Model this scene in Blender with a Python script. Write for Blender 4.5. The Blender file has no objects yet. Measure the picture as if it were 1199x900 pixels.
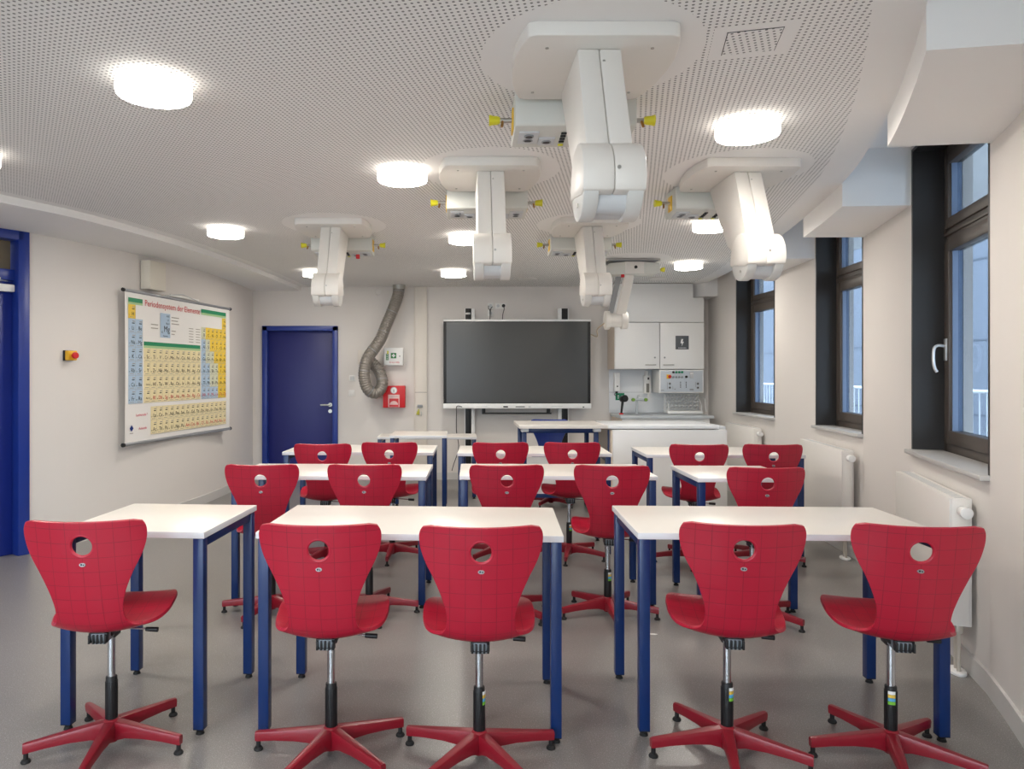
import bpy, bmesh, math, random
from mathutils import Vector, Matrix
random.seed(7)
PI = math.pi
SC = bpy.context.scene
COL = SC.collection

# ------------------------------------------------------------------ materials
def lin(c):
    return tuple(((v/255)/12.92 if v/255 <= .04045 else ((v/255+.055)/1.055)**2.4) for v in c)

MATS = {}
def mat(name, rgb, rough=.5, metal=0, spec=.5, bump=0, bscale=60, var=0, vscale=4, coat=0, emit=None, estr=0):
    if name in MATS: return MATS[name]
    m = bpy.data.materials.new(name); m.use_nodes = True
    nt = m.node_tree; b = nt.nodes['Principled BSDF']
    c = lin(rgb)
    b.inputs['Base Color'].default_value = (*c, 1)
    b.inputs['Roughness'].default_value = rough
    b.inputs['Metallic'].default_value = metal
    b.inputs['Specular IOR Level'].default_value = spec
    if coat: b.inputs['Coat Weight'].default_value = coat; b.inputs['Coat Roughness'].default_value = .15
    if emit:
        b.inputs['Emission Color'].default_value = (*emit, 1); b.inputs['Emission Strength'].default_value = estr
    if bump or var:
        tc = nt.nodes.new('ShaderNodeTexCoord')
        if bump:
            n = nt.nodes.new('ShaderNodeTexNoise'); n.inputs['Scale'].default_value = bscale; n.inputs['Detail'].default_value = 3
            nt.links.new(tc.outputs['Object'], n.inputs['Vector'])
            bp = nt.nodes.new('ShaderNodeBump'); bp.inputs['Strength'].default_value = bump; bp.inputs['Distance'].default_value = .002
            nt.links.new(n.outputs['Fac'], bp.inputs['Height']); nt.links.new(bp.outputs['Normal'], b.inputs['Normal'])
        if var:
            n = nt.nodes.new('ShaderNodeTexNoise'); n.inputs['Scale'].default_value = vscale; n.inputs['Detail'].default_value = 4
            nt.links.new(tc.outputs['Object'], n.inputs['Vector'])
            mx = nt.nodes.new('ShaderNodeMix'); mx.data_type = 'RGBA'
            mx.inputs[6].default_value = (*[v*(1-var) for v in c], 1); mx.inputs[7].default_value = (*[min(1, v*(1+var)) for v in c], 1)
            nt.links.new(n.outputs['Fac'], mx.inputs[0]); nt.links.new(mx.outputs[2], b.inputs['Base Color'])
    MATS[name] = m
    return m

def N(nt, t, **kw):
    n = nt.nodes.new(t)
    for k, v in kw.items(): setattr(n, k, v)
    return n
def M_(nt, op, a, b=None, clamp=False):
    n = nt.nodes.new('ShaderNodeMath'); n.operation = op; n.use_clamp = clamp
    for i, v in enumerate((a, b)):
        if v is None: continue
        if isinstance(v, (int, float)): n.inputs[i].default_value = v
        else: nt.links.new(v, n.inputs[i])
    return n.outputs[0]

wallm = mat('wall_paint', (222, 217, 212), .75, spec=.25, bump=.08, bscale=180, var=.012, vscale=1.5)
smooth_c = mat('gypsum_white', (240, 239, 237), .8, spec=.2)
basem = mat('baseboard_vinyl', (205, 203, 200), .4)
white = mat('white_enamel', (236, 236, 234), .35)
whitem = mat('white_plastic', (232, 231, 227), .4)
cream = mat('arm_plastic', (226, 222, 215), .42)
greyp = mat('grey_plastic', (150, 153, 156), .5)
lgrey = mat('light_grey_plastic', (200, 203, 205), .45)
boxgrey = mat('service_box_grey', (206, 207, 200), .45)
black = mat('black_plastic', (22, 22, 24), .45)
dark = mat('dark_slot', (40, 41, 42), .6)
blue = mat('blue_powder_coat', (9, 43, 96), .33)
doorblue = mat('door_blue', (28, 34, 106), .45)
frameblue = mat('door_frame_blue', (28, 54, 138), .35)
laminate = mat('white_laminate', (224, 219, 212), .32, spec=.45)
lamedge = mat('white_edge_band', (226, 228, 232), .4)
chrome = mat('chrome', (205, 208, 212), .18, metal=1)
steel = mat('brushed_steel', (180, 178, 172), .35, metal=1)
basered = mat('base_red_lacquer', (134, 20, 36), .33)
yellow = mat('valve_yellow', (222, 216, 40), .4)
winframe = mat('window_dark_frame', (80, 72, 66), .42, var=.05, vscale=8)
rubber = mat('black_rubber', (20, 20, 21), .7)
redm = mat('signal_red', (205, 28, 36), .4)
green = mat('sign_green', (0, 128, 88), .5)
radm = mat('radiator_enamel', (232, 228, 222), .3)

# chair plastic: fine grain and a grid of engraved lines laid out in metres through the UV map
def shell_material(name, rgb, line):
    m = bpy.data.materials.new(name); m.use_nodes = True
    nt = m.node_tree; b = nt.nodes['Principled BSDF']
    uv = N(nt, 'ShaderNodeUVMap'); uv.uv_map = 'UVMap'
    sp = N(nt, 'ShaderNodeSeparateXYZ'); nt.links.new(uv.outputs[0], sp.inputs[0])
    def cell(o):
        f = M_(nt, 'FRACT', M_(nt, 'ADD', M_(nt, 'DIVIDE', o, .0527), 100.5))
        return M_(nt, 'LESS_THAN', M_(nt, 'ABSOLUTE', M_(nt, 'SUBTRACT', f, .5)), .018)
    g = M_(nt, 'MAXIMUM', cell(sp.outputs[0]), cell(M_(nt, 'SUBTRACT', sp.outputs[1], .025)))
    nz = N(nt, 'ShaderNodeTexNoise'); nz.inputs['Scale'].default_value = 9; nt.links.new(uv.outputs[0], nz.inputs['Vector'])
    g2 = M_(nt, 'MULTIPLY', g, M_(nt, 'MULTIPLY', nz.outputs['Fac'], 1.5))
    mx = N(nt, 'ShaderNodeMix', data_type='RGBA')
    mx.inputs[6].default_value = (*lin(rgb), 1); mx.inputs[7].default_value = (*lin(line), 1)
    nt.links.new(g2, mx.inputs[0]); nt.links.new(mx.outputs[2], b.inputs['Base Color'])
    fine = N(nt, 'ShaderNodeTexNoise'); fine.inputs['Scale'].default_value = 380; fine.inputs['Detail'].default_value = 2
    nt.links.new(uv.outputs[0], fine.inputs['Vector'])
    h = M_(nt, 'SUBTRACT', M_(nt, 'MULTIPLY', fine.outputs['Fac'], .5), M_(nt, 'MULTIPLY', g, .7))
    bp = N(nt, 'ShaderNodeBump'); bp.inputs['Strength'].default_value = .25; bp.inputs['Distance'].default_value = .0012
    nt.links.new(h, bp.inputs['Height']); nt.links.new(bp.outputs[0], b.inputs['Normal'])
    b.inputs['Roughness'].default_value = .37; b.inputs['Specular IOR Level'].default_value = .6
    return m
redshell = shell_material('red_chair_plastic', (172, 13, 46), (112, 4, 28))
blueshell = shell_material('blue_chair_plastic', (30, 56, 140), (20, 40, 110))

def floor_material():
    m = bpy.data.materials.new('speckled_vinyl_floor'); m.use_nodes = True
    nt = m.node_tree; b = nt.nodes['Principled BSDF']
    tc = N(nt, 'ShaderNodeTexCoord')
    n1 = N(nt, 'ShaderNodeTexNoise'); n1.inputs['Scale'].default_value = 240; n1.inputs['Detail'].default_value = 2
    n2 = N(nt, 'ShaderNodeTexNoise'); n2.inputs['Scale'].default_value = .9; n2.inputs['Detail'].default_value = 5
    v = N(nt, 'ShaderNodeTexVoronoi'); v.inputs['Scale'].default_value = 120
    for n in (n1, n2, v): nt.links.new(tc.outputs['Object'], n.inputs['Vector'])
    r = N(nt, 'ShaderNodeValToRGB')
    r.color_ramp.elements[0].position = .32; r.color_ramp.elements[0].color = (*lin((118, 115, 112)), 1)
    r.color_ramp.elements[1].position = .68; r.color_ramp.elements[1].color = (*lin((150, 146, 142)), 1)
    nt.links.new(n1.outputs['Fac'], r.inputs[0])
    sp = M_(nt, 'MULTIPLY', M_(nt, 'LESS_THAN', v.outputs['Distance'], .16), .75)
    mx = N(nt, 'ShaderNodeMix', data_type='RGBA'); mx.inputs[7].default_value = (*lin((196, 196, 196)), 1)
    nt.links.new(sp, mx.inputs[0]); nt.links.new(r.outputs[0], mx.inputs[6])
    m2 = N(nt, 'ShaderNodeMix', data_type='RGBA', blend_type='MULTIPLY'); m2.inputs[0].default_value = .12
    nt.links.new(mx.outputs[2], m2.inputs[6]); nt.links.new(n2.outputs['Fac'], m2.inputs[7])
    nt.links.new(m2.outputs[2], b.inputs['Base Color'])
    nt.links.new(M_(nt, 'ADD', M_(nt, 'MULTIPLY', n2.outputs['Fac'], .05), .27), b.inputs['Roughness'])
    bp = N(nt, 'ShaderNodeBump'); bp.inputs['Strength'].default_value = .06; bp.inputs['Distance'].default_value = .001
    nt.links.new(n1.outputs['Fac'], bp.inputs['Height']); nt.links.new(bp.outputs[0], b.inputs['Normal'])
    return m

ARMS = [(.482, 2.667), (.176, 4.16), (1.593, 4.175), (-.970, 5.68), (1.010, 5.655), (1.76, 7.42)]
PANEL = (1.025, 2.537)
def perforated(name, masked):
    m = bpy.data.materials.new(name); m.use_nodes = True
    nt = m.node_tree; b = nt.nodes['Principled BSDF']
    b.inputs['Roughness'].default_value = .85; b.inputs['Specular IOR Level'].default_value = .15
    tc = N(nt, 'ShaderNodeTexCoord')
    rot = N(nt, 'ShaderNodeVectorRotate', rotation_type='Z_AXIS'); rot.inputs['Angle'].default_value = .235
    rot.inputs['Center'].default_value = (PANEL[0], PANEL[1], 0) if masked else (0, 0, 0)
    nt.links.new(tc.outputs['Object'], rot.inputs['Vector'])
    sp = N(nt, 'ShaderNodeSeparateXYZ'); nt.links.new(rot.outputs[0], sp.inputs[0])
    P = .0215
    def fr(o, off=0): return M_(nt, 'SUBTRACT', M_(nt, 'FRACT', M_(nt, 'ADD', M_(nt, 'DIVIDE', o, P), 500.0+off)), .5)
    ox = 0
    fx, fy = fr(sp.outputs[0]), fr(sp.outputs[1])
    d2 = M_(nt, 'ADD', M_(nt, 'MULTIPLY', fx, fx), M_(nt, 'MULTIPLY', fy, fy))
    hole = M_(nt, 'LESS_THAN', d2, .23**2)
    if masked:
        s0 = N(nt, 'ShaderNodeSeparateXYZ'); nt.links.new(tc.outputs['Object'], s0.inputs[0])
        for (ax, ay) in ARMS:
            ex = M_(nt, 'DIVIDE', M_(nt, 'SUBTRACT', s0.outputs[0], ax), .40)
            ey = M_(nt, 'DIVIDE', M_(nt, 'SUBTRACT', s0.outputs[1], ay-.01), .43)
            hole = M_(nt, 'MULTIPLY', hole, M_(nt, 'GREATER_THAN', M_(nt, 'ADD', M_(nt, 'MULTIPLY', ex, ex), M_(nt, 'MULTIPLY', ey, ey)), 1))
        dx = M_(nt, 'ABSOLUTE', M_(nt, 'SUBTRACT', sp.outputs[0], PANEL[0])); dy = M_(nt, 'ABSOLUTE', M_(nt, 'SUBTRACT', sp.outputs[1], PANEL[1]))
        hole = M_(nt, 'MULTIPLY', hole, M_(nt, 'GREATER_THAN', M_(nt, 'MAXIMUM', dx, dy), .135))
    mx = N(nt, 'ShaderNodeMix', data_type='RGBA')
    mx.inputs[6].default_value = (*lin((240, 239, 237)), 1); mx.inputs[7].default_value = (*lin((138, 138, 138)), 1)
    nt.links.new(hole, mx.inputs[0]); nt.links.new(mx.outputs[2], b.inputs['Base Color'])
    return m
perfm = perforated('perforated_gypsum', True)
perfpanel = perforated('perforated_panel', False)

def glass_material(name, tint):
    m = bpy.data.materials.new(name); m.use_nodes = True
    nt = m.node_tree; nt.nodes.clear()
    o = N(nt, 'ShaderNodeOutputMaterial'); mix = N(nt, 'ShaderNodeMixShader')
    t = N(nt, 'ShaderNodeBsdfTransparent'); t.inputs[0].default_value = (*tint, 1)
    g = N(nt, 'ShaderNodeBsdfGlossy'); g.inputs['Roughness'].default_value = .01
    f = N(nt, 'ShaderNodeFresnel'); f.inputs[0].default_value = 1.5
    ge = N(nt, 'ShaderNodeNewGeometry')
    nt.links.new(M_(nt, 'MULTIPLY', f.outputs[0], M_(nt, 'SUBTRACT', 1.0, ge.outputs['Backfacing'])), mix.inputs[0]); nt.links.new(t.outputs[0], mix.inputs[1]); nt.links.new(g.outputs[0], mix.inputs[2])
    nt.links.new(mix.outputs[0], o.inputs[0])
    return m
glass = glass_material('solar_glass', (.48, .51, .54)); clear = glass_material('clear_glass', (.97, .98, .98))
LAMP = 34
lampm = mat('lamp_diffuser', (255, 250, 240), .5, emit=(1.0, .935, .85), estr=LAMP); lamps_ = mat('lamp_side_band', (255, 250, 240), .5, emit=(1.0, .935, .85), estr=LAMP*.032)
screenm = mat('dark_screen_glass', (62, 63, 62), .28, spec=.6)

# ------------------------------------------------------------------ mesh helpers
def bmnew(): return bmesh.new()

def merge(dst, src, mi=0):
    for f in src.faces: f.material_index = mi
    me = bpy.data.meshes.new('tmp'); src.to_mesh(me); src.free()
    dst.from_mesh(me); bpy.data.meshes.remove(me)

def box(bm, c, s, bev=0, rot=None, mi=0, seg=2):
    t = bmesh.new(); bmesh.ops.create_cube(t, size=1)
    bmesh.ops.scale(t, vec=s, verts=t.verts)
    if bev: bmesh.ops.bevel(t, geom=t.edges[:], offset=bev, segments=seg, affect='EDGES', profile=.5)
    m = Matrix.Translation(c)
    if rot is not None: m = m @ (rot if isinstance(rot, Matrix) else Matrix.Rotation(rot, 4, 'Z'))
    bmesh.ops.transform(t, matrix=m, verts=t.verts)
    merge(bm, t, mi); return bm

def cyl(bm, p0, p1, r0, r1=None, n=24, mi=0, caps=True, bev=0):
    p0, p1 = Vector(p0), Vector(p1); r1 = r0 if r1 is None else r1
    t = bmesh.new(); L = (p1-p0).length
    bmesh.ops.create_cone(t, cap_ends=caps, segments=n, radius1=r0, radius2=r1, depth=L)
    if bev:
        ed = [e for e in t.edges if all(abs(abs(v.co.z)-L/2) < 1e-6 for v in e.verts) and abs(e.verts[0].co.z-e.verts[1].co.z) < 1e-6]
        bmesh.ops.bevel(t, geom=ed, offset=bev, segments=2, affect='EDGES', profile=.5)
    q = Vector((0, 0, 1)).rotation_difference((p1-p0).normalized()).to_matrix().to_4x4()
    bmesh.ops.transform(t, matrix=Matrix.Translation((p0+p1)/2) @ q, verts=t.verts)
    merge(bm, t, mi); return bm

def lathe(bm, prof, c=(0, 0, 0), n=48, mi=0):
    """prof: (r, z) pairs turned about the vertical through c"""
    t = bmesh.new(); rings = []
    for (r, z) in prof:
        if r < 1e-6: rings.append([t.verts.new((0, 0, z))])
        else: rings.append([t.verts.new((r*math.cos(2*PI*k/n), r*math.sin(2*PI*k/n), z)) for k in range(n)])
    for a, b in zip(rings[:-1], rings[1:]):
        for k in range(n):
            k2 = (k+1) % n
            if len(a) == 1 and len(b) == 1: continue
            if len(a) == 1: t.faces.new((a[0], b[k], b[k2]))
            elif len(b) == 1: t.faces.new((a[k], b[0], a[k2]))
            else: t.faces.new((a[k], b[k], b[k2], a[k2]))
    bmesh.ops.recalc_face_normals(t, faces=t.faces)
    bmesh.ops.translate(t, vec=c, verts=t.verts)
    merge(bm, t, mi); return bm

def prism(bm, pts, axis, a, b, mi=0, bev=0, bev_seg=2, M=None):
    """extrude a closed outline; axis 'x': pts are (y,z); 'y': (x,z); 'z': (x,y)"""
    t = bmesh.new()
    def P(p, h): return {'x': (h, p[0], p[1]), 'y': (p[0], h, p[1]), 'z': (p[0], p[1], h)}[axis]
    va = [t.verts.new(P(p, a)) for p in pts]; vb = [t.verts.new(P(p, b)) for p in pts]
    n = len(pts)
    t.faces.new(va); t.faces.new(vb[::-1])
    side = []
    for i in range(n): side.append(t.faces.new((va[i], vb[i], vb[(i+1) % n], va[(i+1) % n])))
    bmesh.ops.recalc_face_normals(t, faces=t.faces)
    if bev:
        ed = [e for e in t.edges if e.calc_face_angle(0) > .6]
        bmesh.ops.bevel(t, geom=ed, offset=bev, segments=bev_seg, affect='EDGES', profile=.5)
    if M is not None: bmesh.ops.transform(t, matrix=M, verts=t.verts)
    merge(bm, t, mi); return bm

def catmull(pts, sub):
    out = []; n = len(pts)
    for i in range(n-1):
        p0, p1, p2, p3 = pts[max(0, i-1)], pts[i], pts[i+1], pts[min(n-1, i+2)]
        for k in range(sub):
            t = k/sub
            out.append(tuple(.5*((2*b)+(-a+c)*t+(2*a-5*b+4*c-d)*t*t+(-a+3*b-3*c+d)*t**3) for a, b, c, d in zip(p0, p1, p2, p3)))
    out.append(tuple(pts[-1])); return out

def tube(bm, path, r, n=10, mi=0, closed=False, radii=None):
    t = bmesh.new(); P = [Vector(p) for p in path]; rings = []
    up = Vector((0, 0, 1)); prev = None
    for i, p in enumerate(P):
        if closed: d = P[(i+1) % len(P)]-P[i-1]
        else: d = P[min(i+1, len(P)-1)]-P[max(i-1, 0)]
        d.normalize()
        if prev is None:
            u = d.cross(up) if abs(d.z) < .95 else d.cross(Vector((1, 0, 0)))
        else: u = prev-d*prev.dot(d)
        u.normalize(); prev = u; w = d.cross(u)
        rr = radii[i] if radii else r
        rings.append([t.verts.new(p+rr*(math.cos(2*PI*k/n)*u+math.sin(2*PI*k/n)*w)) for k in range(n)])
    m = len(rings)
    for i in range(m if closed else m-1):
        a, b = rings[i], rings[(i+1) % m]
        for k in range(n): t.faces.new((a[k], a[(k+1) % n], b[(k+1) % n], b[k]))
    if not closed: t.faces.new(rings[0][::-1]); t.faces.new(rings[-1])
    bmesh.ops.recalc_face_normals(t, faces=t.faces)
    merge(bm, t, mi); return bm

def quad(bm, a, b, c, d, mi=0):
    f = bm.faces.new([bm.verts.new(p) for p in (a, b, c, d)]); f.material_index = mi; return f

def text(bm, s, size, M, mi=0, depth=.0006, align='CENTER'):
    cu = bpy.data.curves.new('t', 'FONT'); cu.body = s; cu.size = size; cu.align_x = align; cu.align_y = 'CENTER'
    cu.extrude = depth/2; cu.resolution_u = 2
    o = bpy.data.objects.new('t', cu); me = bpy.data.meshes.new_from_object(o)
    t = bmesh.new(); t.from_mesh(me); bmesh.ops.transform(t, matrix=M, verts=t.verts); merge(bm, t, mi)
    bpy.data.objects.remove(o); bpy.data.curves.remove(cu); bpy.data.meshes.remove(me)

def obj(name, bm, mats, parent=None, angle=35, loc=None, rotz=None, label=None):
    me = bpy.data.meshes.new(name)
    bm.to_mesh(me); bm.free()
    for m in (mats if isinstance(mats, (list, tuple)) else [mats]): me.materials.append(m)
    if angle:
        for p in me.polygons: p.use_smooth = True
        me.set_sharp_from_angle(angle=math.radians(angle))
    o = bpy.data.objects.new(name, me); COL.objects.link(o)
    if parent is not None: o.parent = parent
    if loc is not None: o.location = loc
    if rotz is not None: o.rotation_euler = (0, 0, rotz)
    if label: o['label'] = label
    return o

def tag(o, label, cat, group=None):
    o['label'] = label; o['category'] = cat
    if group: o['group'] = group
    return o
def thing(name, label, cat, loc=(0, 0, 0), rotz=0, group=None):
    o = bpy.data.objects.new(name, None); COL.objects.link(o); o.empty_display_size = .1
    o.location = loc; o.rotation_euler = (0, 0, rotz)
    return tag(o, label, cat, group)
def struct(name, bm, mats, parent=None, angle=35, **kw):
    o = obj(name, bm, mats, parent, angle, **kw)
    if parent is None: o['kind'] = 'structure'
    return o
def copy_tree(o, parent=None):
    c = o.copy(); COL.objects.link(c)
    if parent is not None: c.parent = parent
    for ch in o.children: copy_tree(ch, c)
    return c

# ------------------------------------------------------------------ room outline (metres; camera stands at the origin looking along +y)
YB = 9.72
ZC, ZS, ZR = 2.583, 2.531, 2.79            # perforated ceiling, left soffit, recess over the windows
RW = [(3.0, -2.4), (2.2, -.6), (1.62, 1.3), (1.85, 2.05), (2.26, 2.98), (2.36, 3.22), (2.735, 4.38), (3.03, 5.43), (3.15, 6.40), (3.25, 7.45), (3.27, 8.55), (3.345, YB)]
LW = [(-6.6, -2.4), (-4.02, 4.80), (-3.395, 5.72), (-3.215, 6.10), (-3.04, 6.60), (-2.90, 7.15), (-2.80, 7.75), (-2.75, 8.4), (-2.745, 9.0), (-2.756, YB)]
CE = [(.95, 1.3), (1.43, 2.2), (1.66, 2.66), (1.887, 3.16), (2.12, 3.75), (2.32, 4.35), (2.553, 5.3), (2.80, 6.5), (3.06, 8.0), (3.16, 9.0), (3.19, YB)]   # right edge of the perforated ceiling
CL = [(-4.6, 1.0), (-3.6, 3.4), (-2.96, 4.72), (-2.70, 5.28), (-2.46, 6.2), (-2.30, 7.3), (-2.19, 8.5), (-2.12, YB)]                                  # its left edge

LW = LW[:2]+[tuple(p) for p in catmull(LW[2:], 5)]
def offset(poly, d):
    out = []
    for i, p in enumerate(poly):
        a = Vector(poly[max(i-1, 0)]); b = Vector(poly[min(i+1, len(poly)-1)]); t = (b-a).normalized()
        out.append((p[0]+t.y*d, p[1]-t.x*d))
    return out

floor = bmnew()
fp = [(x, y) for x, y in offset(LW, -.45)] + [(x, y) for x, y in offset(RW, .30)][::-1]
prism(floor, [(p[0], p[1]) for p in fp], 'z', -.12, 0)
struct('floor', floor, floor_material(), angle=0)

# --- walls
def wall_strip(bm, pts, outs, z0, z1):
    for i in range(len(pts)-1):
        prism(bm, [pts[i], pts[i+1], outs[i+1], outs[i]], 'z', z0, z1)
RO = offset(RW, .32)
ZSILL, ZHEAD = .955, 2.77
wr = bmnew(); WINSEG = (5, 7, 9)
for i in range(len(RW)-1):
    q = [RW[i], RW[i+1], RO[i+1], RO[i]]
    if i in WINSEG:
        prism(wr, q, 'z', 0, ZSILL); prism(wr, q, 'z', ZHEAD, ZR)
    else: prism(wr, q, 'z', 0, ZR)
struct('wall_right', wr, wallm, angle=20)

LO = offset(LW, -.25)
wl = bmnew()
for i in range(len(LW)-1):
    if i == 1: continue                     # the doorway
    prism(wl, [LW[i], LO[i], LO[i+1], LW[i+1]], 'z', 0, ZR)
prism(wl, [LW[1], LO[1], LO[2], LW[2]], 'z', 2.545, ZR)
struct('wall_left', wl, wallm, angle=40)

wb = bmnew()
DX0, DX1, DZ = -2.575, -1.66, 2.005
box(wb, ((-3.3+DX0)/2, YB+.12, ZR/2), (DX0+3.3, .24, ZR))
box(wb, ((DX0+DX1)/2, YB+.12, (DZ+ZR)/2), (DX1-DX0, .24, ZR-DZ))
box(wb, ((DX1+3.9)/2, YB+.12, ZR/2), (3.9-DX1, .24, ZR))
struct('wall_back', wb, wallm, angle=0)

# rear wall behind the camera with daylight windows
wk = bmnew(); RWIN = [(-5.3, -3.9), (-3.3, -1.9), (-1.2, .2)]
xs = -6.7
for (a, b) in RWIN:
    box(wk, ((xs+a)/2, -2.52, ZR/2), (a-xs, .24, ZR))
    box(wk, ((a+b)/2, -2.52, .45), (b-a, .24, .9)); box(wk, ((a+b)/2, -2.52, (2.44+ZR)/2), (b-a, .24, ZR-2.44)); xs = b
box(wk, ((xs+3.2)/2, -2.52, ZR/2), (3.2-xs, .24, ZR))
struct('wall_rear', wk, wallm, angle=0)
for i, (a, b) in enumerate(RWIN):
    f = bmnew()
    for (c, s) in ((((a+.03), -2.5, 1.67), (.06, .08, 1.54)), ((b-.03, -2.5, 1.67), (.06, .08, 1.54)), (((a+b)/2, -2.5, .93), (b-a, .08, .06)), (((a+b)/2, -2.5, 2.41), (b-a, .08, .06)), (((a+b)/2, -2.5, 2.0), (b-a, .07, .06))):
        box(f, c, s)
    w = struct('window_%d' % (i+4), f, winframe)
    g = bmnew(); box(g, ((a+b)/2, -2.5, 1.67), (b-a-.1, .006, 1.46)); obj('pane', g, clear, w, 0)

# --- ceiling: perforated field, smooth border strips, soffits and recess
def inset(poly, d): return [(x+d, y) for x, y in poly]
ceil = bmnew()
def resample(poly, ys):
    out = []
    for y in ys:
        for (x0, y0), (x1, y1) in zip(poly[:-1], poly[1:]):
            if y0-1e-6 <= y <= y1+1e-6:
                out.append((x0+(x1-x0)*(y-y0)/(y1-y0), y)); break
    return out
YS = [1.3+(YB-1.3)*k/48 for k in range(49)]
CEs = resample(catmull(CE, 6), YS); CLs = resample(catmull(CL, 6), YS)
for i in range(48):
    (lx, y0), (lx1, y1) = CLs[i], CLs[i+1]; rx, rx1 = CEs[i][0], CEs[i+1][0]
    for (a, a1, b, b1, mi) in ((lx, lx1, lx+.10, lx1+.10, 1), (lx+.10, lx1+.10, rx-.17, rx1-.17, 0), (rx-.17, rx1-.17, rx, rx1, 1)):
        prism(ceil, [(a, y0), (b, y0), (b1, y1), (a1, y1)], 'z', ZC, ZC+.03, mi=mi)
prism(ceil, [(-7, -2.7), (3.6, -2.7), (3.6, .6), (CEs[0][0], 1.3), (CLs[0][0], 1.3), (-7, 1.0)], 'z', ZC, ZC+.03, mi=0)
struct('ceiling', ceil, [perfm, smooth_c], angle=0)
sf = bmnew()                                  # smooth lower soffit along the left wall with its bright curved edge
for i in range(48):
    (x, y0), (x1, y1) = CLs[i], CLs[i+1]
    prism(sf, [(-7 if y0 < 5.5 else -4.2, y0), (x, y0), (x1, y1), (-7 if y0 < 5.5 else -4.2, y1)], 'z', ZS, ZC+.03)
struct('trim_1', sf, smooth_c, angle=30)
rc = bmnew()                                  # recess slab above the windows, with unseen roof added to shut out the sky
for i in range(48):
    (x, y0), (x1, y1) = CEs[i], CEs[i+1]
    prism(rc, [(x-.02, y0), (x, y0), (x1, y1), (x1-.02, y1)], 'z', ZC+.03, ZR)
box(rc, (-1.5, 3.6, ZR+.03), (11.8, 13.0, .06))
struct('trim_2', rc, smooth_c, angle=0)
def wx(y):
    for (x0, y0), (x1, y1) in zip(RW[:-1], RW[1:]):
        if y0 <= y <= y1: return x0+(x1-x0)*(y-y0)/(y1-y0)
def cx(y): return resample(CEs, [y])[0][0]
for k, (y0, y1, r0, r1) in enumerate(((2.287, 3.26, 2.20, 3.20), (4.42, 5.43, 4.39, 5.425), (6.46, 7.44, 6.41, 7.44), (9.30, YB, 9.28, YB))):
    b = bmnew(); left = [(cx(y0+(y1-y0)*j/8)-(.03 if k == 3 else 0), y0+(y1-y0)*j/8) for j in range(9)]
    if k == 3: left = [(3.16, 9.30), (3.06, 9.45), (3.022, YB)]
    prism(b, left+[(wx(r1)+.05, r1), (wx(r0)+.05, r0)], 'z', 2.412 if k == 3 else 2.44, ZR)
    struct('trim_%d' % (k+3), b, smooth_c, angle=30)

# --- baseboards
def base_strip(name, pts, d, h=.095, t=.014, skip=()):
    b = bmnew(); q = offset(pts, d*t)
    for i in range(len(pts)-1):
        if i in skip: continue
        prism(b, [pts[i], pts[i+1], q[i+1], q[i]], 'z', 0, h)
    return struct(name, b, basem, angle=20)
base_strip('baseboard_right', RW[2:], -1)
base_strip('baseboard_left', LW, 1, skip=(1,))
b = bmnew(); box(b, (-2.69, YB-.007, .0475), (.12, .014, .095)); box(b, (.75, YB-.007, .0475), (4.6, .014, .095)); struct('baseboard_back', b, basem, angle=0)

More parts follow.
